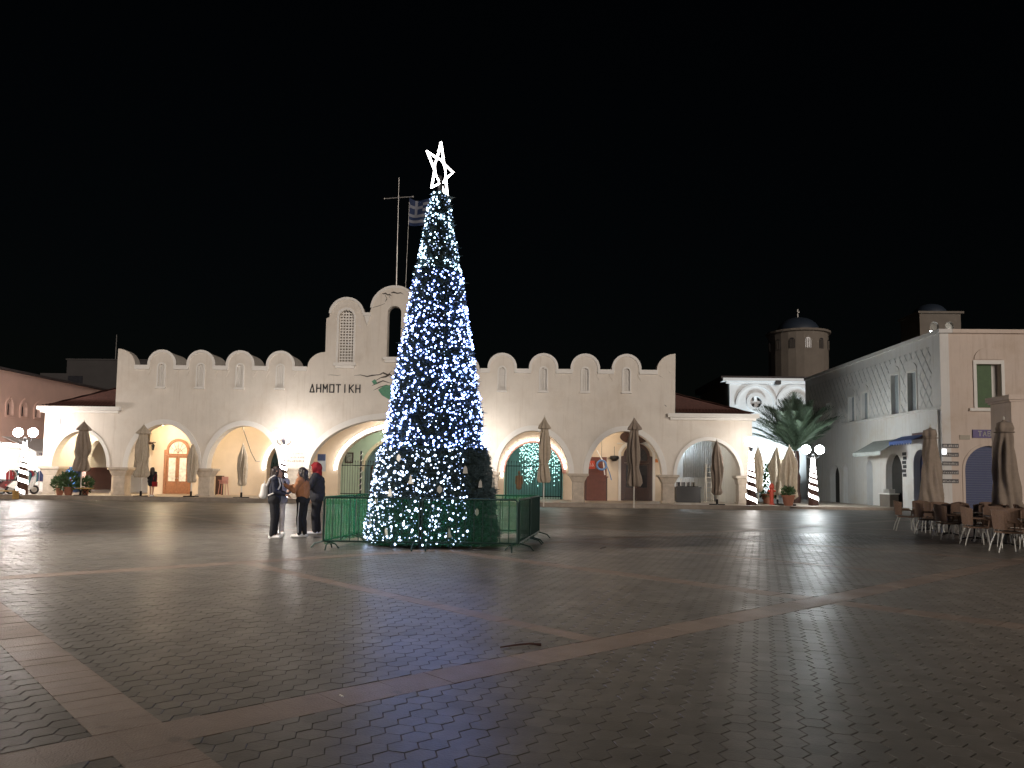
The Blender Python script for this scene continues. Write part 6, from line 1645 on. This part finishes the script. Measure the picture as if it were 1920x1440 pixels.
# teal icicle lights curtain and goods behind the pink passage
t = thing('icicle_lights', 'curtain of hanging cold lights inside the pinkish passage', 'string lights', (0.3, 52.6, 4.4)); ICE = mat('ice_led', (.8,.9,.9), .4, var=0, emit=(.55,1.0,.95), es=5.0)
rn = random.Random(4)
for i in range(46):
    x = -1.2+2.8*i/45; L = rn.uniform(1.2, 3.6); mb = MB(); z = -.1
    while z > -L:
        h_ = rn.uniform(.02,.10); mb.box((x-.018, rn.uniform(-.02,0), z-h_), (x+.018, .02, z)); z -= rn.uniform(.10,.34)
    tag(mb.build('light_strand', ICE, t), kind='stuff')
MB().tube([(-1.3,0,-.08),(1.7,0,-.08)], .02, 6).build('top_cable', BLACKP, t)
t = thing('display_mannequin', 'dressed shop mannequin standing in the pinkish passage', 'mannequin', (-.9, 50.6, ZP)); 
g = MB(); caps(g,(0,0,1.0),(0,0,1.35),.15,.17); caps(g,(0,0,1.35),(0,0,1.55),.12,.05); g.ball((0,0,1.68),.1,12,8,(.9,.9,1.2)); caps(g,(-.18,0,1.42),(-.22,0,.95),.06,.045); caps(g,(.18,0,1.42),(.22,0,.95),.06,.045); caps(g,(0,0,1.0),(0,0,.75),.17,.21)
o = link('figure', remesh(g,.02,1), t); o.data.materials.append(mat('mannequin_cloth', (.40,.22,.14), .8)); MB().tube([(0,0,.03),(0,0,.75)], .025, 6).build('stand_rod', STEEL, t); MB().lathe([(.2,0),(.2,.03)], (0,0,0), 14).build('stand_foot', STEEL, t)
# curtains, chairs stack and ladder inside the right wing
for i, (px, lb_) in enumerate(((1290,'white curtain drop at the pier side inside the right wing'),(1308,'second bright curtain drop inside the right wing'),(1326,'curtain drop beside the leaning ladder'))):
    x = PY(px, 850, 49.6).x; mb = MB(); n = 22; vs = []
    for j in range(2):
        for k in range(n+1): vs.append((-.30+.60*k/n, .05*sin(k*1.4+i), 0 if j == 0 else 2.6))
    mb.add(vs, [(k, k+1, n+2+k, n+1+k) for k in range(n)]); o = tag(mb.build('curtain', mat('white_curtain', (.72,.76,.80), .8), None, smooth=True), lb_, 'curtain'); o.location = (x, 49.6, 1.7)
    md = o.modifiers.new('thickness','SOLIDIFY'); md.thickness = .02
t = thing('ladder', 'wooden step ladder standing inside the right wing arch', 'ladder', (PY(1329,930,46).x, 46.0, ZP))
for s in (-.2,.2): MB().tube([(s,-.25,0),(s*.8,0,2.3)], .03, 6).build('rail', POLEW, t); MB().tube([(s,.35,0),(s*.8,0,2.3)], .025, 6).build('back_leg', POLEW, t)
for k in range(7): MB().box((-.19,-.25+.034*k*1.05-.03,.3+.3*k),(.19,-.19+.036*k,.33+.3*k)).build('rung', POLEW, t)
xs = PY(1288, 930, 46.5).x
t = thing('storage_chest', 'black chest inside the right wing under the stacked chair frames', 'chest', (xs, 46.5, ZP)); MB().box((-.7,-.35,0),(.75,.35,.85)).build('chest_body', BLACKP, t); MB().box((-.74,-.39,.85),(.79,.39,.93)).build('lid', BLACKP, t)
for k in range(4):
    t = thing('stacked_chair', 'metal chair frame upturned on the black chest in the right wing', 'chair', (xs-.5+.32*k, 46.45, ZP+.93), .2*k, 'upturned chairs on the chest')
    MB().box((-.14,-.16,.0),(.14,.16,.04)).build('seat', BLACKP, t); MB().box((-.14,.14,-.0),(.14,.17,.28)).build('backrest', BLACKP, t)
    for sx_ in (-1,1):
        for sy_ in (-1,1): MB().tube([(sx_*.12,sy_*.13,.04),(sx_*.14,sy_*.16,.5)], .014, 5).build('leg', STEEL, t)
# orange bin poster by the wall and blue plate, cabinet
a = PY(614, 920, 45.4)
t = thing('poster_stand', 'small orange and red poster stand at the foot of the central arch', 'poster stand', (a.x, 43.2, ZP)); MB().box((-.22,0,.35),(.22,.03,.95)).build('poster', mat('orange_poster', (.6,.16,.04), .7, var=.5, scale=5), t); MB().box((-.2,.03,0),(-.16,.07,.95)).build('leg', IRON, t); MB().box((.16,.03,0),(.2,.07,.95)).build('leg', IRON, t)
a = PY(602, 868, 46.4)
t = thing('notice_cabinet', 'blue and grey notice cabinet inside the central arch', 'notice board', (a.x, 46.4, ZP)); MB().box((-.22,0,1.55),(.26,.1,2.6)).build('cabinet', mat('grey_cabinet', (.5,.55,.62), .6), t); MB().box((-.22,-.02,2.2),(.26,-.001,2.6)).build('header', mat('navy_header', (.05,.08,.2), .6), t); MB().tube([(.02,.05,0),(.02,.05,1.55)], .04, 8).build('post', STEEL, t)
